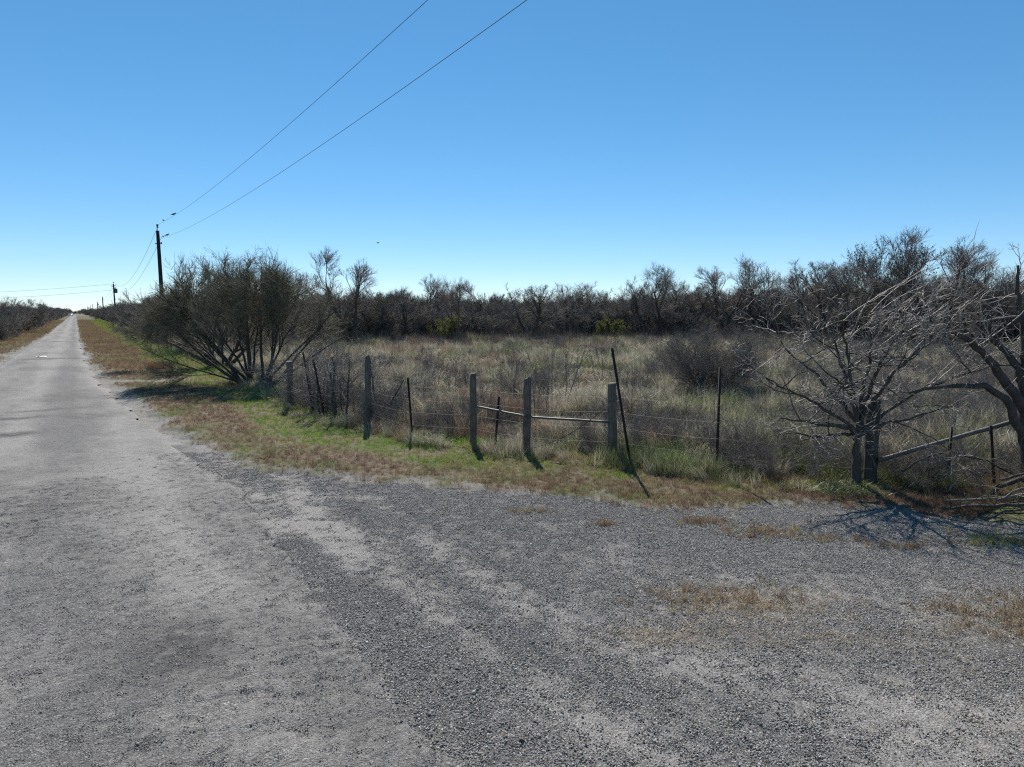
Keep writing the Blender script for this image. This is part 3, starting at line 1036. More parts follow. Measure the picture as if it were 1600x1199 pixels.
G1 = 'trees along the far edge of the field'
for a in (
    ('tall1', 'tall feathery bare tree rising just right of the big roadside tree', -14.0, 60, 8.1, .4, 1.15),
    ('evergreen', 'dark leafy tree low beside the tall feathery bare tree', -13.0, 66, 4.6, 1.9, 1.2),
    ('mesquite0', 'dark bushy bare tree left of the yellow-green shrub in the treeline', -10.9, 68, 5.0, 2.2, 1.1),
    ('tall0', 'pale bare tree whose thin crown tops the treeline above the yellow-green shrub', -8.6, 76, 6.9, 3.0, 1.0),
    ('tall0', 'slim single bare tree standing forward of the treeline on a thin trunk', -5.25, 63, 5.8, .9, .85),
    ('mesquite1', 'bare tree with a small pointed top right of the slim forward tree', -2.2, 79, 6.2, 1.2, 1.0),
    ('mesquite2', 'dark spreading bare tree with crooked limbs low over the far grass', 1.9, 69, 5.6, 5.2, 1.25),
    ('mesquite3', 'dense dark tree in the treeline behind the middle wooden post', 4.9, 76, 6.0, 2.7, 1.15),
    ('mesquite0', 'low rounded tree in the treeline above the gate of pipe rails', 8.2, 78, 5.5, 4.0, 1.1),
    ('mesquite1', 'shortest dark tree in the treeline behind the leaning steel post', 11.3, 80, 5.2, 5.5, 1.1),
    ('huisache0', 'bushy tree directly left of the double-trunked tree in the treeline', 13.6, 77, 6.2, .5, 1.0),
    ('mesquite3', 'double-trunked bare tree with a tall open crown at the field edge', 15.7, 74, 7.5, 1.0, .95),
    ('mesquite2', 'bare tree arching right beside the double-trunked tree', 19.6, 77, 6.6, 2.1, 1.1),
    ('tall1', 'broad tall bare tree topping the treeline behind the rounded grey bush', 24.2, 79, 8.9, 2.6, 1.25),
    ('mesquite0', 'dense tree on the right shoulder of the broad tall one', 27.2, 77, 8.0, .3, 1.0),
    ('mesquite1', 'lower tree in the dip of the treeline right of the broad tall one', 28.6, 74, 6.0, 3.3, 1.1),
    ('tall0', 'thin bare tree just left of the wide twiggy trees at right', 29.5, 70, 7.2, 4.4, 1.1),
    ('mesquite2', 'wide twiggy bare tree behind the left branches of the near bare tree', 30.8, 66, 7.9, 1.7, 1.2),
    ('mesquite3', 'dark tree behind the middle of the near bare tree', 31.2, 61, 7.4, 4.8, 1.1),
    ('evergreen', 'tall dark leafy tree among the bare ones at right', 31.6, 56, 8.6, .8, .8),
    ('tall1', 'tallest feathery bare tree at right, swept to one side', 32.6, 52, 9.0, 5.6, 1.2),
    ('tall0', 'bare feathery tree on the right slope of the tallest one', 34.6, 51.5, 7.4, 2.9, 1.2),
    ('mesquite0', 'low dark tree right of the tallest feathery tree', 36.6, 52, 4.9, 3.7, 1.3),
    ('huisache1', 'greenish bushy tree at the right edge behind the broken snag', 40.0, 54, 5.6, 1.1, 1.2)):
    stand(a[0], a[1], a[2] * .87, a[3] * .87, a[4] * .9, a[5], a[6], group=G1)

G2 = 'yellow-green shrubs at the far edge of the field'
stand('yellow', 'small yellow-green shrub in the treeline left of the slim forward tree', -5.8, 58, 2.3, .4, .9, 'leafy_shrub', G2, 'shrub')
stand('yellow', 'small yellow-green shrub in the treeline behind the leaning steel post', 8.9, 61, 2.0, 2.4, .9, 'leafy_shrub', G2, 'shrub')

# small grey bare weeds and brush standing all over the field: too many to count
gb = []
for nm in ('greybrush0', 'greybrush1'):
    parts, mats = [], []
    for me in KIND[nm]:
        nv, nf = len(me.vertices), len(me.polygons)
        V = np.empty(nv * 3, np.float32); me.vertices.foreach_get('co', V)
        F = np.empty(nf * 4, np.int32); me.loops.foreach_get('vertex_index', F)
        parts.append((V.reshape(-1, 3), F.reshape(-1, 4)))
    V = np.concatenate([p[0] for p in parts]); F = np.concatenate([parts[0][1], parts[1][1] + len(parts[0][0])])
    gb.append(mesh_np('grey_weeds', V / TOP[nm], F, [M['twig']]))
n = 5200
y = 11 + 52 * rng.random(n) ** 1.3
x = rng.uniform(-.8, .8, n) * (y + 3)
s, t = st(x, y)
k = (field_d(x, y) > .5) & (t > 8) & in_view(x, y, 2) & (rng.random(n) < .03 + .4 * sstep(.5, .68, fbm(x * .35, y * .35, 201, 3)) + .3 * sstep(.3, .5, x / y))
x, y = x[k], y[k]
m = 420
u = rng.random(m); ex = np.interp(u, [0, 1], [-6.5, 8.5]); ey = np.interp(ex, FEN[:, 0], FEN[:, 1]) + rng.uniform(.15, 2.6, m)
kk = rng.random(m) < np.where(ex < -2.2, .5, np.where(ex > 3.6, .28, .12))
x, y = np.concatenate([x, ex[kk]]), np.concatenate([y, ey[kk]])
scatter('grey_weeds', np.stack([x, y, gz(x, y) - .03], -1), zrot(len(x), .05), rng.uniform(.35, .95, len(x)), rng.integers(0, 2, len(x)), rng.random(len(x)), gb,
        'small grey leafless weeds scattered through the field grass', 'weeds')

# the thicket behind, and brush under the trees: one dark mass
tk = []
for nm in ('mesquite0', 'mesquite1', 'mesquite2', 'mesquite3', 'huisache0', 'huisache2', 'brush0', 'brush1', 'tall0'):
    parts, mats = [], []
    for me in KIND[nm]:
        nv, nf = len(me.vertices), len(me.polygons)
        V = np.empty(nv * 3, np.float32); me.vertices.foreach_get('co', V)
        F = np.empty(nf * 4, np.int32); me.loops.foreach_get('vertex_index', F)
        fm = np.empty(nf, np.int32); me.polygons.foreach_get('material_index', fm)
        parts.append((V.reshape(-1, 3), F.reshape(-1, 4), fm + len(mats))); mats += list(me.materials)
    V = np.concatenate([p[0] for p in parts]); F = np.concatenate([parts[0][1], parts[1][1] + len(parts[0][0])])
    s_ = 1.0 / TOP[nm]
    tk.append(mesh_np('thicket', V * s_, F, mats, np.concatenate([parts[0][2], parts[1][2]])))
TX = [-120, -60, -30, -14, 0, 14, 25, 31, 33, 60, 160]
TY = [118, 88, 70, 63, 67, 71, 72, 60, 52, 50, 62]
P, sc, ii = [], [], []
m = 1900
x = rng.uniform(-140, 190, m); y = np.interp(x, TX, TY) + 4 + 110 * rng.random(m) ** 1.6
s, t = st(x, y)
k = (t > 7) & in_view(x, y, 6)
P.append(np.stack([x[k], y[k]], -1)); sc.append(rng.uniform(3.1, 5.0, k.sum()) * (1 + .22 * sstep(10, 35, x[k]))); ii.append(rng.integers(0, 6, k.sum()))
m = 1000                                                      # brush under the front row
x = rng.uniform(-25, 60, m); y = np.interp(x, TX, TY) - 6 + 14 * rng.random(m)
k = in_view(x, y, 4)
P.append(np.stack([x[k], y[k]], -1)); sc.append(rng.uniform(1.0, 2.9, k.sum())); ii.append(rng.integers(6, 8, k.sum()))
# far country beyond, both sides of the road
m = 2600
d_ = 180 * (12 ** rng.random(m)); a_ = rng.uniform(-.72, .75, m)
x, y = d_ * a_, d_
s, t = st(x, y)
k = (t > 7) | (t < -8)
k &= ~((t > 5) & (y < 170) & (t < 30))
P.append(np.stack([x[k], y[k]], -1)); sc.append(rng.uniform(3.2, 5.6, k.sum()) * np.clip(d_[k] / 500, 1, 1.25)); ii.append(rng.integers(0, 6, k.sum()))
# roadside thickets running to the vanishing point
m = 760
s = 75 + 900 * rng.random(m) ** 1.6; side = rng.random(m) < .5
t = np.where(side, 8.5 + 9 * rng.random(m) ** 1.2, -6.2 - 12 * rng.random(m) ** 1.5)
x, y = xy(s, t)
P.append(np.stack([x, y], -1)); sc.append(rng.uniform(2.0, 3.3, m) * np.where(side, 1, 1.1) * np.clip(s / 300, .85, 1.25)); ii.append(rng.integers(4, 8, m))
m = 120
x, y = xy(rng.uniform(640, 800, m), rng.uniform(-60, 60, m))
P.append(np.stack([x, y], -1)); sc.append(rng.uniform(3.0, 4.6, m)); ii.append(rng.integers(0, 6, m))
P, sc, ii = np.concatenate(P), np.concatenate(sc), np.concatenate(ii)
scatter('distant_thicket', np.stack([P[:, 0], P[:, 1], gz(P[:, 0], P[:, 1]) - .05], -1), np.stack([0 * sc, 0 * sc, rng.uniform(0, 6.28, len(sc))], -1), sc, ii, rng.random(len(sc)), tk,
        'dark mass of bare scrub woodland behind the field and along the road', 'woodland')

# ---------------------------------------------------------------- the big roadside tree (many stems fanning out)
r = np.random.default_rng(61)
dirs = [(-1.0, -.2, .62), (-1.0, .3, .75), (-.8, -.5, .85), (-.62, .35, 1.0), (-.45, -.3, 1.1), (-.22, .45, 1.2), (-.08, -.3, 1.25), (.15, .1, 1.25),
        (.42, -.35, 1.1), (.62, .4, .95), (.85, -.1, .85), (.35, .8, .95), (-.3, -.85, .9), (.95, .25, .62), (.2, -.5, 1.1), (-.35, .1, 1.2), (-1, -.1, .4), (.05, .6, 1.1)]
keep_ = list(range(18))
nS = len(dirs)
S0 = np.stack([r.normal(0, .12, nS), r.normal(0, .12, nS), np.full(nS, -.08)], -1)
S0[[7, 8, 9, 10, 11, 13, 14], 0] += .6
L0 = np.full(nS, 4.3); L0[16] = 3.8
R0 = .78 * np.array([.075, .07, .075, .085, .08, .07, .07, .075, .07, .065, .065, .065, .06, .05, .06, .065, .05, .06])
dirs = [dirs[k] for k in keep_]; S0, L0, R0 = S0[keep_], L0[keep_], R0[keep_]
ENV = (np.array([-.15, 0, 1.55]), np.array([3.95, 3.5, 3.35]), .15)
BIG = [dict(n=8, w=.075, up=.02, c=12, f0=.26, a=.45, r=(.32, .62), rr=.5, tip=.25),
       dict(n=6, w=.11, up=.045, c=8, f0=.12, a=.45, r=(.38, .68), rr=.52),
       dict(n=4, w=.13, up=.05, c=8, f0=.1, a=.5, r=(.38, .7), rr=.55, rmin=.005),
       dict(n=3, w=.15, up=.03, c=3.2, f0=.15, a=.4, r=(.7, 1.25), rr=.65, rmin=.004),
       dict(n=2, w=.14, up=.05, tip=.4)]
big = tree_meshes(r, (S0, np.array(dirs), L0, R0), BIG, 2, M['bark'], M['twig_olive'], M['leaf'], 40000, .017, ENV)
tree_obj('spreading_tree', big, 'large many-stemmed spreading tree with fine olive twigs beside the road', (-9.5, 24.5, float(gz(-9.5, 24.5))), .05)

G3 = 'bushy trees lining the right side of the road'
for a in (('huisache1', 'bushy tree overlapping the left side of the large spreading tree', -13.4, 31.5, 4.0, .7, 1.0),
          ('huisache2', 'dense low tree spilling onto the verge left of the utility pole', -18.2, 41.5, 3.9, 2.0, .95),
          ('huisache0', 'dense tree behind the large spreading tree, in front of the pole', -20.5, 47.5, 4.6, 3.6, 1.0),
          ('huisache1', 'dark roadside tree next before the transformer pole', -26.4, 58, 3.9, 4.3, .9),
          ('huisache2', 'rounded dark bush tree lowest in the row on the right verge', -33.8, 66, 3.0, 1.3, .9),
          ('huisache0', 'small round tree at the far right verge near the vanishing road', -44.0, 82.5, 2.9, 5.1, .9),
          ('huisache1', 'last round tree one can make out on the right verge', -55.5, 101, 2.9, 2.6, .9)):
    stand(*a, name='roadside_tree', group=G3)
G4 = 'bushy trees lining the left side of the road'
for a in (('huisache0', 'dark bushy tree at the left edge of the photo', -58.0, 76, 4.3, .3, 1.15),
          ('huisache2', 'dark bushy tree second from the left edge', -60.0, 82.5, 4.1, 1.6, 1.1),
          ('huisache1', 'lower dark tree third from the left edge', -67.5, 93, 3.6, 2.9, 1.1),
          ('huisache0', 'lower dark tree fourth from the left edge', -76.5, 107, 3.4, 4.1, 1.1),
          ('huisache2', 'small dark tree on the left verge nearest the white car', -92.0, 131, 3.5, 5.3, 1.1)):
    stand(*a, name='roadside_tree', group=G4)

# ---------------------------------------------------------------- near bare tree at right (crooked pale twigs)
r = np.random.default_rng(83)
def limb(pts, r0, r1, n=14):
    p = np.array(pts, float)
    d = np.concatenate([[0], np.cumsum(np.linalg.norm(np.diff(p, axis=0), axis=1))]); u = np.linspace(0, d[-1], n)
    q = np.stack([np.interp(u, d, p[:, k]) for k in range(3)], -1)
    for _ in range(2):
        q[1:-1] = (q[:-2] + 2 * q[1:-1] + q[2:]) / 4
    q[1:] += r.normal(0, .012, (n - 1, 3))
    return q[None], np.linspace(r0, r1, n)[None]


TIPS = [(-1.4, -.1, 1.65), (-1.0, .3, 2.05), (-.45, -.3, 2.45), (.2, .2, 2.55), (.7, -.2, 2.6), (1.25, .1, 2.3), (1.75, -.2, 1.85), (-1.25, -.3, 1.1), (-.95, .2, .8), (1.05, -.3, 1.25), (-.2, .5, 2.3), (.45, -.6, 2.1), (-.7, -.5, 1.75)]
TB = [limb([(0, 0, -.12), (.02, 0, .3), (.0, .02, .62), (.05, .03, .95), (.06, .05, 1.3)], .075, .045)]
for q_ in TIPS:
    z_ = .5 + .25 * q_[2] * r.uniform(.7, 1.1)
    m_ = (q_[0] * .4 + r.normal(0, .06), q_[1] * .4, z_ + (q_[2] - z_) * .55)
    TB.append(limb([(.02, .02, z_), (q_[0] * .12, q_[1] * .12, z_ + .16), m_, q_], .036 if abs(q_[0]) < 1.3 else .03, .009))
nb = 13 * 5
which = np.repeat(np.arange(1, 14), 5)
kk = r.integers(4, 14, nb)
S0 = np.array([TB[a][0][0, k] for a, k in zip(which, kk)])
az = np.arange(nb) * 2.4; el = r.uniform(-.45, 1.2, nb)
D0 = np.stack([1.15 * np.cos(az) * np.cos(el), .8 * np.sin(az) * np.cos(el), np.sin(el)], -1)
L0 = r.uniform(.45, 1.0, nb); R0 = r.uniform(.008, .014, nb)
BARE = [dict(n=9, w=.13, up=.015, c=4.2, f0=.15, a=.55, r=(.45, .8), rr=.65, rmin=.0055, tip=.4, floor=.3),
        dict(n=8, w=.16, up=.025, c=3.0, f0=.15, a=.65, r=(.45, .85), rr=.65, rmin=.0042, floor=.3),
        dict(n=6, w=.18, up=.0, c=2.0, f0=.2, a=.7, r=(.45, .85), rr=.7, rmin=.0034, floor=.3),
        dict(n=4, w=.2, up=.0, tip=.5, floor=.3)]
bs = grow(r, S0, D0, L0, R0, BARE)
V, F = tubes(TB + bs[:1], [9] + [6] * 13 + [5])
bare = [mesh_np('trunk', V, F, [M['bark_grey']], smooth=True)]
V, F = tubes(bs[1:], [4, 4, 3])
bare.append(mesh_np('crown', V, F, [M['twig_pale']]))
# long whippy shoots sweeping to the upper right
pick = r.integers(3, 8, 28); S1 = np.array([TB[a][0][0, k] for a, k in zip(pick, r.integers(7, 14, 28))])
D1 = np.stack([r.normal(.55, .3, 28), r.normal(-.05, .2, 28), r.uniform(.45, 1.1, 28)], -1)
SH = [dict(n=9, w=.075, up=-.01, px=.04, c=3.0, f0=.2, a=.4, r=(.3, .6), rr=.65, rmin=.0034, tip=.4), dict(n=5, w=.12, up=0, tip=.5)]
sh = grow(r, S1, D1, r.uniform(.5, 1.25, 28), r.uniform(.006, .009, 28), SH)
V, F = tubes(sh, [4, 3])
bt = tree_obj('bare_tree', bare, 'near bare crooked tree with pale tangled twigs beside the gravel', (5.0, 9.75, float(gz(5.0, 9.75))))
put('shoots', mesh_np('shoots', V, F, [M['twig_pale']]), bt)

# ---------------------------------------------------------------- tree at the right edge with arching limbs
r = np.random.default_rng(91)


LB = [limb([(.1, 0, -.1), (0, 0, .6), (-.1, 0, 1.2), (-.15, 0, 1.9), (-.2, 0, 2.5)], .15, .07),
      limb([(0, 0, .55), (-.3, -.1, 1.1), (-.6, -.15, 1.5), (-.95, -.2, 1.6), (-1.5, -.3, 1.55), (-2.0, -.4, 1.5)], .075, .018),
      limb([(-.05, 0, 1.1), (-.5, 0, 1.7), (-.9, -.05, 2.1), (-1.25, -.1, 2.32)], .08, .035),
      limb([(-.12, 0, 1.4), (-.3, .05, 1.9), (-.5, .1, 2.15), (-.7, .1, 2.2)], .07, .03),
      limb([(-.2, 0, 2.3), (-.3, .05, 2.75), (-.33, .05, 3.2)], .045, .018),
      limb([(0, 0, 1.3), (.4, .1, 1.8), (.9, .1, 2.3)], .08, .03)]
TW = [dict(n=8, w=.17, up=.0, c=4, f0=.2, a=.7, r=(.4, .7), rr=.6, rmin=.004, floor=.3), dict(n=5, w=.2, up=.0, c=3.5, f0=.2, a=.7, r=(.4, .8), rr=.65, rmin=.003, floor=.3),
      dict(n=4, w=.22, up=0, tip=.4, floor=.3)]
ss_, dd_, ll_, rr_ = [], [], [], []
for (P_, R_), cnt in zip(LB, (4, 6, 8, 7, 6, 6)):
    for _ in range(cnt):
        k = int(r.integers(6, 14)) if cnt > 4 else int(r.integers(9, 14))
        k = min(k, 13)
        ss_.append(P_[0, k]); dd_.append(r.normal(0, 1, 3) * np.array([1, .6, .5]) + np.array([-.6, 0, .45])); ll_.append(r.uniform(.5, 1.3)); rr_.append(r.uniform(.007, .014))
tw = grow(r, ss_, dd_, ll_, rr_, TW)
V, F = tubes(LB, [9, 7, 7, 7, 6, 7])
trunk_me = mesh_np('trunk', V, F, [M['bark']], smooth=True)
V, F = tubes(tw, [4, 3, 3])
crown_me = mesh_np('crown', V, F, [M['twig_pale']])
tree_obj('gnarled_tree', (trunk_me, crown_me), 'gnarled dark tree at the right edge with thick limbs arching left', (7.4, 9.6, float(gz(7.4, 9.6))))

# ---------------------------------------------------------------- rounded grey bush in the field
r = np.random.default_rng(97)
DOME = [dict(n=6, w=.11, up=.03, c=9, f0=.15, a=.42, r=(.4, .7), rr=.6, rmin=.004),
        dict(n=5, w=.16, up=.03, c=8, f0=.1, a=.5, r=(.4, .7), rr=.6, rmin=.003),
        dict(n=3, w=.2, up=.03, c=5, f0=.1, a=.6, r=(.4, .8), rr=.7, rmin=.0025),
        dict(n=2, w=.2, up=0, tip=.5)]
tr, cr = tree_meshes(r, stems(r, 44, (.05, 1.05), (1.25, 1.8), (.012, .018), .25), DOME, 1, M['twig'], M['twig'], M['leaf_dark'], 12000, .013)
b = tree_obj('round_bush', (tr, cr), 'rounded grey twiggy bush in the field behind the upright steel post', (6.1, 20.6, float(gz(6.1, 20.6))), 0, (1.05, 1.0, 1.0), None, 'bush')

# saplings ------------------------------------------------------
r = np.random.default_rng(103)
SAP = [dict(n=6, w=.10, up=.04, c=11, f0=.25, a=.7, r=(.35, .7), rr=.5, rmin=.004),
       dict(n=4, w=.18, up=.05, c=8, f0=.2, a=.6, r=(.4, .7), rr=.6, rmin=.003),
       dict(n=3, w=.2, up=.03, tip=.5)]
saps = []
for k in range(4):
    saps.append(tree_meshes(r, stems(r, 1 + k % 3, (.03, .3), (1.0, 1.3), (.016, .024), .08), SAP, 1, M['bark'], M['twig']))
THIN = [dict(n=5, w=.07, up=.04, c=4, f0=.4, a=.45, r=(.25, .5), rr=.6, rmin=.003), dict(n=3, w=.15, up=.05, c=2, f0=.3, a=.5, r=(.4, .7), rr=.7, rmin=.0025), dict(n=2, w=.15, up=.03, tip=.5)]
thin = []
for k in range(3):
    thin.append(tree_meshes(r, stems(r, 3 + k, (.03, .3), (.7, 1.2), (.006, .01), .12), THIN, 1, M['twig'], M['twig']))
for k, (x, y, h, j, lab) in enumerate((
        (-5.35, 17.7, 1.9, 0, 'dark bare sapling leftmost of those crowding the fence'),
        (-4.75, 17.1, 1.8, 1, 'bare sapling second from the large spreading tree along the fence'),
        (-4.15, 16.2, 2.1, 2, 'thickest bare sapling on the fence left of the tall wooden post'),
        (-3.85, 16.0, 1.6, 3, 'thin sapling between the thickest sapling and the tall wooden post'),
        (-3.05, 15.5, 1.9, 1, 'sapling tangled close behind the tall wooden post'),
        (-6.5, 19.3, 2.0, 3, 'sapling at the right foot of the large spreading tree'))):
    o = thing('sapling', lab, 'sapling', (x, y, float(gz(x, y)) - .03), k * 1.3, 'saplings along the fence', (h / 1.6 * 1.1, h / 1.6 * 1.1, h / 1.6))
    put('trunk', saps[j][0], o); put('crown', saps[j][1], o)
for k, (x, y, h, j, lab) in enumerate((
        (-1.55, 18.2, 1.5, 0, 'thin weedy sapling in the field between tall post and first gate post'),
        (-.15, 17.0, 1.6, 1, 'thin weedy sapling rising behind the first gate post'),
        (1.05, 17.2, 1.9, 2, 'tallest weedy sapling in the field right of the middle gate post'),
        (.62, 15.3, 1.4, 0, 'weedy sapling close behind the middle gate post'),
        (1.95, 21.5, 1.4, 2, 'weedy sapling far back between middle and right gate posts'),
        (3.05, 23.0, 1.5, 1, 'bushy weed sapling far back just left of the leaning steel post'),
        (2.75, 13.2, 1.0, 1, 'pale weed stalks in front of the field right of the leaning post'),
        (4.6, 15.2, .9, 0, 'single weed stalk below the rounded grey bush'),
        (-2.6, 22.5, 1.3, 2, 'weedy sapling far back left of the first gate post'))):
    o = thing('weed_sapling', lab, 'sapling', (x, y, float(gz(x, y)) - .03), k * .9, 'weedy saplings in the field', (h / 1.15,) * 3)
    put('trunk', thin[j][0], o); put('crown', thin[j][1], o)

for k, (x, y, h, lab) in enumerate(((-4.5, 18.6, 1.5, 'grey twiggy brush behind the saplings on the fence'), (-2.9, 17.6, 1.3, 'grey twiggy brush right behind the tall wooden post'),
                                    (-7.0, 21.5, 1.5, 'grey twiggy brush at the right side of the large spreading tree'), (-6.6, 26.0, 1.7, 'grey twiggy brush behind the large spreading tree'))):
    stand('greybrush%d' % (k % 2), lab, x, y, h, k * 1.1, 1.1, 'twiggy_brush', 'twiggy brush along the fence', 'brush')

# grass clumps one can point at ----------------------------------
def clump_mesh(seed, h, rad, nbl, col, name):
    t = NT(name)
    bl = t.attr('blade')
    c = t.mix(bl, tuple(q * .6 for q in col), tuple(q * 1.4 for q in col))
    d = t.n('ShaderNodeBsdfDiffuse'); tr_ = t.n('ShaderNodeBsdfTranslucent'); m1 = t.n('ShaderNodeMixShader'); m1.inputs[0].default_value = .4
    t.l(c, d.inputs['Color']); t.l(c, tr_.inputs['Color']); t.l(d.outputs[0], m1.inputs[1]); t.l(tr_.outputs[0], m1.inputs[2]); t.l(m1.outputs[0], t.out.inputs['Surface'])
    return tuft_mesh(name, seed, nbl, h, rad, .006, .6, 4, t.m, .8, .3)


for x, y, h, rad, nb, col, lab in (
        (2.75, 12.6, .5, .36, 900, (.26, .125, .075), 'reddish brown bunchgrass clump right of the leaning steel post'),
        (-15.8, 30.6, .5, .5, 1100, (.20, .11, .06), 'big brown bunchgrass clump alone on the verge'),
        (1.35, 13.6, .42, .45, 700, (.25, .13, .08), 'reddish grass clump behind the long pipe rail'),
        (6.55, 10.9, .42, .2, 600, (.42, .39, .33), 'pale bleached grass clump under the diagonal pipe brace'),
        (4.15, 10.75, .34, .3, 500, (.40, .37, .31), 'pale bleached grass clump left of the near bare tree')):
    tag(put('grass_clump', clump_mesh(int(abs(x * 100)) + 3, h, rad, nb, col, 'grass_clump'), None, (x, y, float(gz(x, y)))), lab, 'grass clump')

# ---------------------------------------------------------------- fence
r = np.random.default_rng(107)


def post_mesh(h, w, d, seed, lean=(0, 0), top=.0, mat='wood'):
    q = np.random.default_rng(seed)
    n, k = 15, 12
    V = []
    prof = []
    for j in range(k):
        a = 2 * math.pi * j / k + math.pi / 4
        c, s_ = math.cos(a), math.sin(a)
        e = (abs(c) ** 5 + abs(s_) ** 5) ** (-1 / 5)
        prof.append((c * e * w / 2 / 1.0, s_ * e * d / 2))
    prof = np.array(prof) * q.uniform(.92, 1.06, (k, 1))
    for i in range(n):
        u = i / (n - 1); z = -.25 + u * (h + .25)
        f = 1 + .04 * math.sin(u * 7 + seed) - .06 * u + q.normal(0, .012)
        p = prof * f + q.normal(0, .0055, (k, 2))
        zz = z + (prof[:, 0] / w * top + q.normal(0, .008, k) if i == n - 1 else np.zeros(k))
        V.append(np.stack([p[:, 0] + lean[0] * z, p[:, 1] + lean[1] * z, zz], -1))
    V = np.concatenate(V)
    mb = MB()
    F = [(i * k + j, i * k + (j + 1) % k, (i + 1) * k + (j + 1) % k, (i + 1) * k + j) for i in range(n - 1) for j in range(k)]
    F.append(tuple((n - 1) * k + j for j in range(k)))
    mb.add(V, F)
    return mb.mesh('wooden_post', M[mat])


def tpost_mesh(h):
    mb = MB()
    mb.box((0, 0, h / 2 - .15), (.042, .006, h + .3))
    mb.box((0, .0185, h / 2 - .15), (.006, .031, h + .297))
    z = .25
    while z < h - .05:
        mb.box((0, -.007, z), (.012, .008, .022)); z += .055
    return mb.mesh('steel_post', M['rust'])


def gp(x, y):
    return np.array([x, y, float(gz(x, y))])


fence = thing('wire_fence', 'old barbed wire fence with weathered wooden posts and pipe rails', 'fence', gp(.26, 12.19))
f0 = np.array(fence.location)


def child(name, me, p, rot=(0, 0, 0), parent=fence, label=None):
    o = put(name, me, parent, tuple(np.array(p) - np.array(parent.location)), rot)
    if label: o['label'] = label
    return o


WP = [((-3.25, 15.22), 1.60, .125, (.02, 0), 'tall dark wooden post'), ((-.75, 13.08), 1.38, .125, (.0, 0), None), ((.26, 12.19), 1.39, .13, (.018, 0), None), ((1.74, 11.66), 1.33, .15, (-.02, 0), None),
      ((-5.95, 18.2), 1.25, .15, (.0, 0), 'grey wooden post half hidden by saplings')]
tops = {}
for k, ((x, y), h, w, lean, lab) in enumerate(WP):
    child('wooden_post', post_mesh(h, w, w * .9, 700 + k, lean, .025), gp(x, y), (0, 0, .25 + .1 * k), fence, lab)
TP = [((-2.02, 13.68), 1.27, (-.0, -.06, .3), None), ((-.32, 12.75), .98, (.05, .07, .2), 'short steel post tilted behind the short pipe rail'),
      ((3.24, 10.6), 1.70, (0, .004, .5), 'tall upright steel post'), ((-5.1, 17.35), 1.6, (0, -.13, .2), 'steel post leaning among saplings'), ((-4.6, 16.6), 1.45, (0, -.16, .2), None)]
for (x, y), h, rot, lab in TP:
    child('steel_post', tpost_mesh(h), gp(x, y), rot, fence, lab)
child('steel_post', tpost_mesh(2.0), gp(1.97, 11.12), (.0, -.175, .1), fence, 'long dark steel post leaning against the right wooden post')


def rail(a, b, rad, parent=fence, mat='pipe'):
    a, b = np.array(a), np.array(b)
    mb = MB(); o = np.array(parent.location)
    P_ = np.linspace(a, b, 9) - o
    P_[1:-1] += r.normal(0, .002, (7, 3))
    mb.tube(P_, rad, 10)
    put('pipe_rail', mb.mesh('pipe_rail', M[mat], True), parent)


def on(p, z):
    q = gp(*p); q[2] += z; return q


rail(on((-.75, 13.02), .76), on((.26, 12.13), .70), .021)
rail(on((.26, 12.13), .69), on((1.70, 11.6), .66), .021)
# strands of wire
SEQ = [(-30, 58), (-11.9, 28.3), (-8.4, 22.6), (-5.95, 18.2), (-5.1, 17.35), (-4.6, 16.6), (-3.25, 15.22), (-2.02, 13.68), (-.75, 13.08), (.26, 12.19), (1.74, 11.66), (3.24, 10.6), (5.34, 9.78)]


def strand(seq, zz, parent, rad=.0021, barbs=True, sag=.025):
    o = np.array(parent.location); pts = []
    for a, b in zip(seq[:-1], seq[1:]):
        A, B = on(a, zz), on(b, zz)
        A[1] -= .07; B[1] -= .07
        L_ = np.linalg.norm(B - A); sg = sag * L_ / 2 * r.uniform(.3, 1.6)
        for u in np.linspace(0, 1, 9)[:-1]:
            q = A * (1 - u) + B * u; q[2] -= 4 * sg * u * (1 - u); pts.append(q - o)
    pts.append(on(seq[-1], zz) - np.array([0, .07, 0]) - o)
    pts = np.array(pts)
    mb = MB(); mb.tube(pts, rad, 4)
    if barbs:
        for a, b in zip(pts[:-1], pts[1:]):
            if np.linalg.norm((a + b) / 2 + o) < 20:
                L_ = np.linalg.norm(b - a); m_ = max(1, int(L_ / .13))
                for u in (np.arange(m_) + .5) / m_:
                    c = a * (1 - u) + b * u; v = r.normal(0, 1, 3); v /= np.linalg.norm(v)
                    mb.tube([c - v * .014, c + v * .014], .0014, 3, False)
    put('wire_strand', mb.mesh('wire_strand', M['wire']), parent)


for zz in (.32, .58, .84, 1.10):
    strand(SEQ, zz, fence)
# wire ties wrapped on the posts, and a slack brace wire
for (x, y), zz in (((-.75, 13.08), 1.02), ((1.74, 11.66), 1.0), ((1.74, 11.66), .62), ((.26, 12.19), .7)):
    mb = MB(); c = on((x, y), zz) - f0
    a = np.linspace(0, 2 * math.pi * 2, 28)
    mb.tube(np.stack([c[0] + .1 * np.cos(a), c[1] + .1 * np.sin(a), c[2] + a * .003], -1), .003, 4)
    put('wire_tie', mb.mesh('wire_tie', M['wire']), fence)
mb = MB()
A, B = on((.33, 12.05), .12) - f0, on((1.66, 11.5), .98) - f0
u = np.linspace(0, 1, 14)[:, None]; q = A * (1 - u) + B * u; q[:, 2] -= .12 * np.sin(u[:, 0] * math.pi)
mb.tube(q, .006, 5); put('brace_wire', mb.mesh('brace_wire', M['rust']), fence)

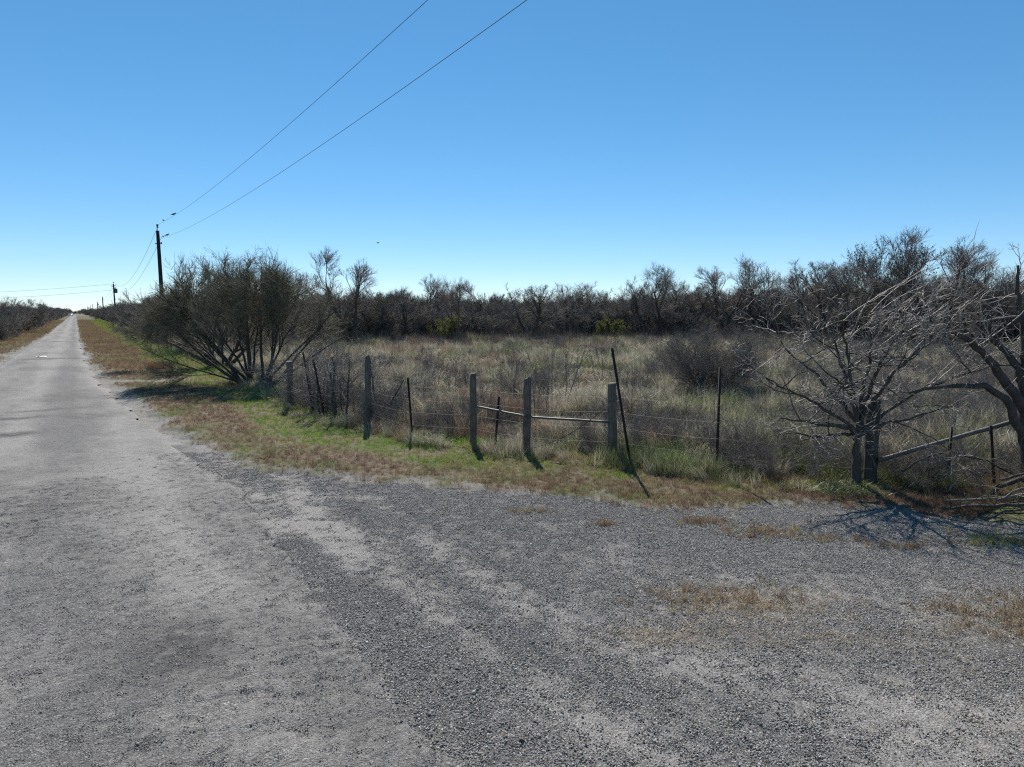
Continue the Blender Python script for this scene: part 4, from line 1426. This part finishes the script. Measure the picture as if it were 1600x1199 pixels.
f2 = thing('brace_fence', 'end of an old fence with a diagonal pipe brace behind the bare tree', 'fence', gp(5.3, 9.9))
child('wooden_post', post_mesh(1.3, .17, .16, 731, (-.01, 0), .06, 'bark_grey'), gp(5.3, 9.9), (0, 0, .3), f2)
rail(on((5.34, 9.78), .43), on((7.6, 9.85), 1.08), .032, f2)
child('steel_post', tpost_mesh(.95), gp(6.35, 9.75), (0, .02, .4), f2, 'slim dark post bowed near the bare tree')
child('steel_post', tpost_mesh(.95), gp(7.08, 9.8), (0, -.14, .1), f2, 'short tilted steel post')
for zz in (.35, .62, .9, 1.15):
    strand([(5.3, 9.9), (6.35, 9.8), (7.08, 9.85), (8.6, 9.9), (12, 10.1)], zz, f2)

# ---------------------------------------------------------------- fallen branches at right
r = np.random.default_rng(113)


def branch_thing(name, label, pts, r0, r1, nt, mat, seed, group=None):
    q = np.random.default_rng(seed)
    p = np.array(pts, float)
    n = 12; d = np.concatenate([[0], np.cumsum(np.linalg.norm(np.diff(p, axis=0), axis=1))]); uu = np.linspace(0, d[-1], n)
    c = np.stack([np.interp(uu, d, p[:, k]) for k in range(3)], -1)
    c[1:-1] = (c[:-2] + 2 * c[1:-1] + c[2:]) / 4 + q.normal(0, .01, (n - 2, 3))
    for i in range(n):
        c[i, 2] += float(gz(c[i, 0], c[i, 1]))
    base = c[0].copy(); c -= base
    main = (c[None], np.linspace(r0, r1, n)[None])
    k = q.integers(3, n, nt)
    tw_ = grow(q, c[k], q.normal(0, 1, (nt, 3)) * np.array([1, .7, .5]) + np.array([0, 0, .4]), q.uniform(.2, .7, nt), q.uniform(.004, .008, nt),
               [dict(n=5, w=.22, up=0, c=3, f0=.2, a=.7, r=(.4, .8), rr=.65, rmin=.0025, floor=-base[2] * 0 - .03), dict(n=3, w=.22, up=0, tip=.4, floor=-.03)])
    V, F = tubes([main] + tw_, [7, 4, 3])
    return tag(put(name, mesh_np(name, V, F, [M[mat]], smooth=False), None, tuple(base)), label, 'branch', group)


branch_thing('fallen_branch', 'pale dead branch lying on the ground below the right edge tree', [(5.8, 8.95, .05), (6.3, 8.9, .07), (6.9, 9.0, .1), (7.6, 9.1, .2)], .012, .03, 14, 'twig_pale', 1, 'fallen branches')
branch_thing('fallen_branch', 'thick forked dead limb propped up at the right edge', [(6.55, 9.25, .02), (6.9, 9.2, .22), (7.2, 9.15, .4), (7.7, 9.1, .55)], .025, .05, 16, 'bark', 2, 'fallen branches')
branch_thing('fallen_branch', 'small bleached forked stick standing in the grass under the pipe', [(6.15, 9.5, .02), (6.3, 9.5, .14), (6.25, 9.5, .3), (6.1, 9.52, .5)], .016, .006, 6, 'twig_pale', 3, 'fallen branches')
branch_thing('fallen_branch', 'long dark dead branch crossing the diagonal pipe brace', [(5.6, 9.6, .3), (6.1, 9.65, .62), (6.7, 9.6, .5), (7.3, 9.5, .2), (7.7, 9.4, .1)], .014, .01, 6, 'bark', 4, 'fallen branches')
branch_thing('fallen_branch', 'dark brushy limb lying along the grass at the right edge', [(5.6, 8.75, .04), (6.1, 8.6, .07), (6.7, 8.6, .1), (7.3, 8.5, .14)], .016, .03, 18, 'bark', 5, 'fallen branches')
branch_thing('fallen_branch', 'grey brushy limb heaped on others at the far right', [(6.4, 8.8, .1), (6.8, 8.85, .25), (7.2, 8.8, .25), (7.7, 8.7, .2)], .012, .02, 20, 'twig', 6, 'fallen branches')

branch_thing('fallen_branch', 'thin crooked grey stick poking up from the brush at right', [(6.7, 8.7, .02), (6.9, 8.75, .3), (7.0, 8.8, .6)], .014, .005, 9, 'twig', 7, 'fallen branches')
branch_thing('fallen_branch', 'bent dark branch nearest the gravel at the right edge', [(5.9, 8.35, .03), (6.3, 8.3, .12), (6.8, 8.25, .08)], .014, .01, 14, 'bark', 8, 'fallen branches')
branch_thing('fallen_branch', 'tangled dark top of a fallen limb under the gnarled tree', [(6.6, 9.05, .3), (7.0, 9.0, .42), (7.6, 8.95, .35)], .02, .012, 24, 'bark', 9, 'fallen branches')

# ---------------------------------------------------------------- utility poles and lines
PG = 'utility poles along the right side of the road'


def pole(x, y, top, label, lean=0.0, xfmr=False, rad=.14, detail=True):
    z0 = float(gz(x, y))
    o = thing('utility_pole', label, 'utility pole', (x, y, z0), 0, PG)
    o.rotation_euler = (0, lean, 0)
    h = top - z0 - .55
    mb = MB(); zs = np.linspace(-.3, h, 8)
    mb.tube(np.stack([0 * zs, 0 * zs, zs], -1), np.linspace(rad * 1.25, rad * .85, 8), 12)
    put('pole', mb.mesh('pole', M['pole'], True), o)
    if detail:
        mb = MB(); mb.tube([(0, 0, h - .25), (0, 0, h + .3)], .022, 6); put('pin', mb.mesh('pin', M['steel']), o)
        mb = MB(); zz = [h + .24, h + .28, h + .34, h + .4, h + .46, h + .52, h + .56]
        mb.tube([(0, 0, q) for q in zz], [.05, .085, .06, .09, .06, .07, .02], 10); put('insulator', mb.mesh('insulator', M['ceramic'], True), o)
        mb = MB(); mb.box((0, 0, h - 1.05), (.56, .09, .07)); put('neutral_bracket', mb.mesh('neutral_bracket', M['steel']), o)
        mb = MB(); mb.tube([(.24, 0, h - 1.02), (.24, 0, h - .97), (.24, 0, h - .9)], [.05, .06, .03], 8); put('spool_insulator', mb.mesh('spool_insulator', M['ceramic'], True), o)
    if xfmr:
        mb = MB(); mb.tube([(.5, 0, h - 2.1), (.5, 0, h - 2.05), (.5, 0, h - 1.15), (.5, 0, h - 1.05)], [.26, .3, .3, .2], 14); t_ = put('transformer', mb.mesh('transformer', M['tank'], True), o)
        mb = MB(); mb.tube([(.5, 0, h - 1.08), (.5, 0, h - .9), (.5, 0, h - .72)], [.05, .07, .04], 8); put('bushing', mb.mesh('bushing', M['ceramic'], True), t_)
        mb = MB(); mb.tube([(.1, 0, h - .45), (.5, 0, h - .2), (.62, 0, h - .6)], .05, 6); put('fuse_cutout', mb.mesh('fuse_cutout', M['ceramic']), o)
        mb = MB(); mb.tube([(-.1, 0, h - .6), (-.5, 0, h - .45), (-.62, 0, h - .1)], .05, 6); put('surge_arrester', mb.mesh('surge_arrester', M['ceramic']), o)
    return o


PZ = [(-29.05, 57.2, 9.76), (-92.4, 160, 9.5)]
pole(*PZ[0], 'nearest tall dark utility pole rising from behind the spreading tree', -.012, False, .155)
pole(*PZ[1], 'second utility pole, carrying a round dark transformer', -.01, True, .16)
for px_, d_, top_, lab in ((161.5, 308, 9.5, 'third utility pole down the road, bare and slim'), (153, 450, 9.3, 'fourth utility pole down the road'),
                           (145.5, 590, 9.5, 'fifth utility pole down the road'), (141.5, 720, 9.7, 'sixth utility pole down the road'), (137, 860, 9.6, 'farthest utility pole one can make out'),
                           (169.5, 640, 8.3, 'lone far utility pole standing right of the road line')):
    pole((px_ - 800) / 1073 * d_, d_, top_, lab, 0, d_ == 450, .22)


def span(label, a, b, sag, rad=.009, group=None):
    A, B = np.array(a, float), np.array(b, float)
    u = np.linspace(0, 1, 60)[:, None]; q = A * (1 - u) + B * u
    q[:, 2] -= 4 * sag * (u * (1 - u))[:, 0]
    mb = MB(); mb.tube(q - A, rad, 5)
    tag(put('power_line', mb.mesh('power_line', M['cable'], True), None, tuple(A)), label, 'power line', group)
    return q


LG = 'overhead power lines'
w_top = span('upper power line sweeping from the nearest pole overhead', (-29.0, 57.1, 9.72), (16.5, -14.65, 9.72), 1.16, .006, LG)
w_low = span('lower power line sweeping from the nearest pole overhead', (-28.8, 57.1, 8.6), (16.8, -14.75, 8.6), 1.2, .006, LG)
span('upper power line hanging between the two nearest poles', (-29.05, 57.2, 9.72), (-92.4, 160, 9.45), 2.6, .012, LG)
span('lower power line hanging between the two nearest poles', (-28.85, 57.2, 8.72), (-92.2, 160, 8.35), 2.6, .012, LG)
span('upper power line crossing the road to the left from the second pole', (-92.4, 160, 9.0), (-190, 150, 9.0), 2.6, .02, LG)
span('lower power line crossing the road to the left from the second pole', (-92.4, 160, 7.6), (-190, 150, 7.6), 2.6, .02, LG)
span('upper power line between the second and third poles', (-92.4, 160, 9.45), (-183.3, 308, 9.45), 2.0, .02, LG)
span('lower power line between the second and third poles', (-92.2, 160, 8.35), (-183.1, 308, 8.3), 2.0, .02, LG)

# birds ----------------------------------------------------------
def bird_mesh():
    mb = MB()
    xs = np.array([-.17, -.12, -.07, -.02, .03, .07, .095, .11, .135, .15, .175])
    rr = np.array([.012, .016, .032, .048, .05, .04, .03, .034, .03, .012, .002])
    zs = np.array([-.035, -.02, -.005, .01, .028, .05, .066, .08, .085, .082, .078])
    P_ = np.stack([xs, 0 * xs, zs], -1)
    mb.tube(P_, rr, 10)
    for s_ in (-1, 1):
        mb.tube([(.01, .02 * s_, -.02), (.012, .02 * s_, -.075)], .005, 4)
        mb.tube([(.06, .045 * s_, .045), (-.03, .055 * s_, .015), (-.12, .02 * s_, -.015)], [.02, .026, .006], 6)
    return mb.mesh('bird', M['bird'], True)


bm_ = bird_mesh()


def bird(p, rz, label, sc_=1.15):
    o = put('bird', bm_, None, (p[0], p[1], p[2] + .085 * sc_), (0, 0, rz), (sc_,) * 3)
    tag(o, label, 'bird', 'small dark birds')


def near_on(q, k):
    i = int(k); f = k - i
    return q[i] * (1 - f) + q[i + 1] * f


bird(near_on(w_top, 2.6), 2.2, 'small dark bird on the upper power line, nearer the pole')
bird(near_on(w_top, 7.0), .4, 'small dark bird on the upper power line, farther from the pole')
bird(near_on(w_low, .8), 1.9, 'small dark bird on the lower power line, right beside the pole')
bird(near_on(w_low, 2.6), .2, 'small dark bird on the lower power line, farther from the pole')
tag(put('bird', bm_, None, (-11.6, 60, 8.5), (0, .3, 1.0)), 'tiny dark bird flying above the treeline left of centre', 'bird', 'small dark birds')

# ---------------------------------------------------------------- white car far down the road
car = thing('white_car', 'distant white car facing us at the left edge of the road', 'car', (-250.8, 390, .0), -RA * 1.0)


def cpart(name, fn, mat, smooth=False, parent=None):
    mb = MB(); fn(mb); return put(name, mb.mesh(name, M[mat], smooth), parent or car)


def body(mb):
    prof = [(-2.3, .45), (-2.35, .75), (-2.2, 1.0), (-1.25, 1.1), (-.55, 1.62), (1.6, 1.68), (2.15, 1.1), (2.25, .5)]
    for s_ in (1,):
        V = [(w * (.95 if z < 1.15 else .78), y_, z) for w in (-1, 1) for y_, z in prof]
        k = len(prof)
        F = [(i, i + 1, k + i + 1, k + i) for i in range(k - 1)] + [(k - 1, 0, k, 2 * k - 1)] + [tuple(range(k - 1, -1, -1)), tuple(range(k, 2 * k))]
        mb.add(V, F)


cpart('body', body, 'paint')
cpart('windscreen', lambda mb: mb.add([(-.78, -1.22, 1.125), (.78, -1.22, 1.125), (.68, -.60, 1.60), (-.68, -.60, 1.60)], [(0, 1, 2, 3)]), 'glass')
cpart('grille', lambda mb: mb.box((0, -2.34, .72), (1.1, .06, .22)), 'rubber')
for s_ in (-1, 1):
    cpart('headlight', lambda mb: mb.box((s_ * .74, -2.31, .84), (.34, .08, .16)), 'lamp')
    for yy in (-1.45, 1.4):
        w = cpart('wheel', lambda mb: mb.tube([(s_ * .74, yy, .34), (s_ * .97, yy, .34)], .34, 16), 'rubber')
        cpart('rim', lambda mb: mb.tube([(s_ * .96, yy, .34), (s_ * .985, yy, .34)], .2, 12), 'steel', False, w)

# a scrap of white litter lying on the road
mb = MB()
q = np.random.default_rng(5)
lx, ly = xy(46.5, -1.75)
g_ = np.array([[(i / 4 - .5) * .5, (j / 3 - .5) * .24, abs(q.normal(0, .03)) + .02] for i in range(5) for j in range(4)])
mb.add(g_, [(i * 4 + j, (i + 1) * 4 + j, (i + 1) * 4 + j + 1, i * 4 + j + 1) for i in range(4) for j in range(3)])
tag(put('paper_scrap', mb.mesh('paper_scrap', M['litter']), None, (lx, ly, float(road_z(lx, ly)) + .005), (0, 0, .4)), 'crumpled white scrap lying on the road far ahead', 'litter')

# a crushed pale can in the grass at the fence
mb = MB()
q = np.random.default_rng(9)
a = np.linspace(-.06, .06, 7)
mb.tube(np.stack([a, q.normal(0, .003, 7), q.normal(0, .002, 7)], -1), [.024, .032, .033, .026, .031, .033, .025], 12)
cx_, cy_ = 2.22, 10.75
tag(put('crushed_can', mb.mesh('crushed_can', M['litter'], True), None, (cx_, cy_, float(gz(cx_, cy_)) + .06), (.3, -.5, .6), (.6, .6, .6)), 'pale crushed can lying in the grass right of the leaning steel post', 'can')
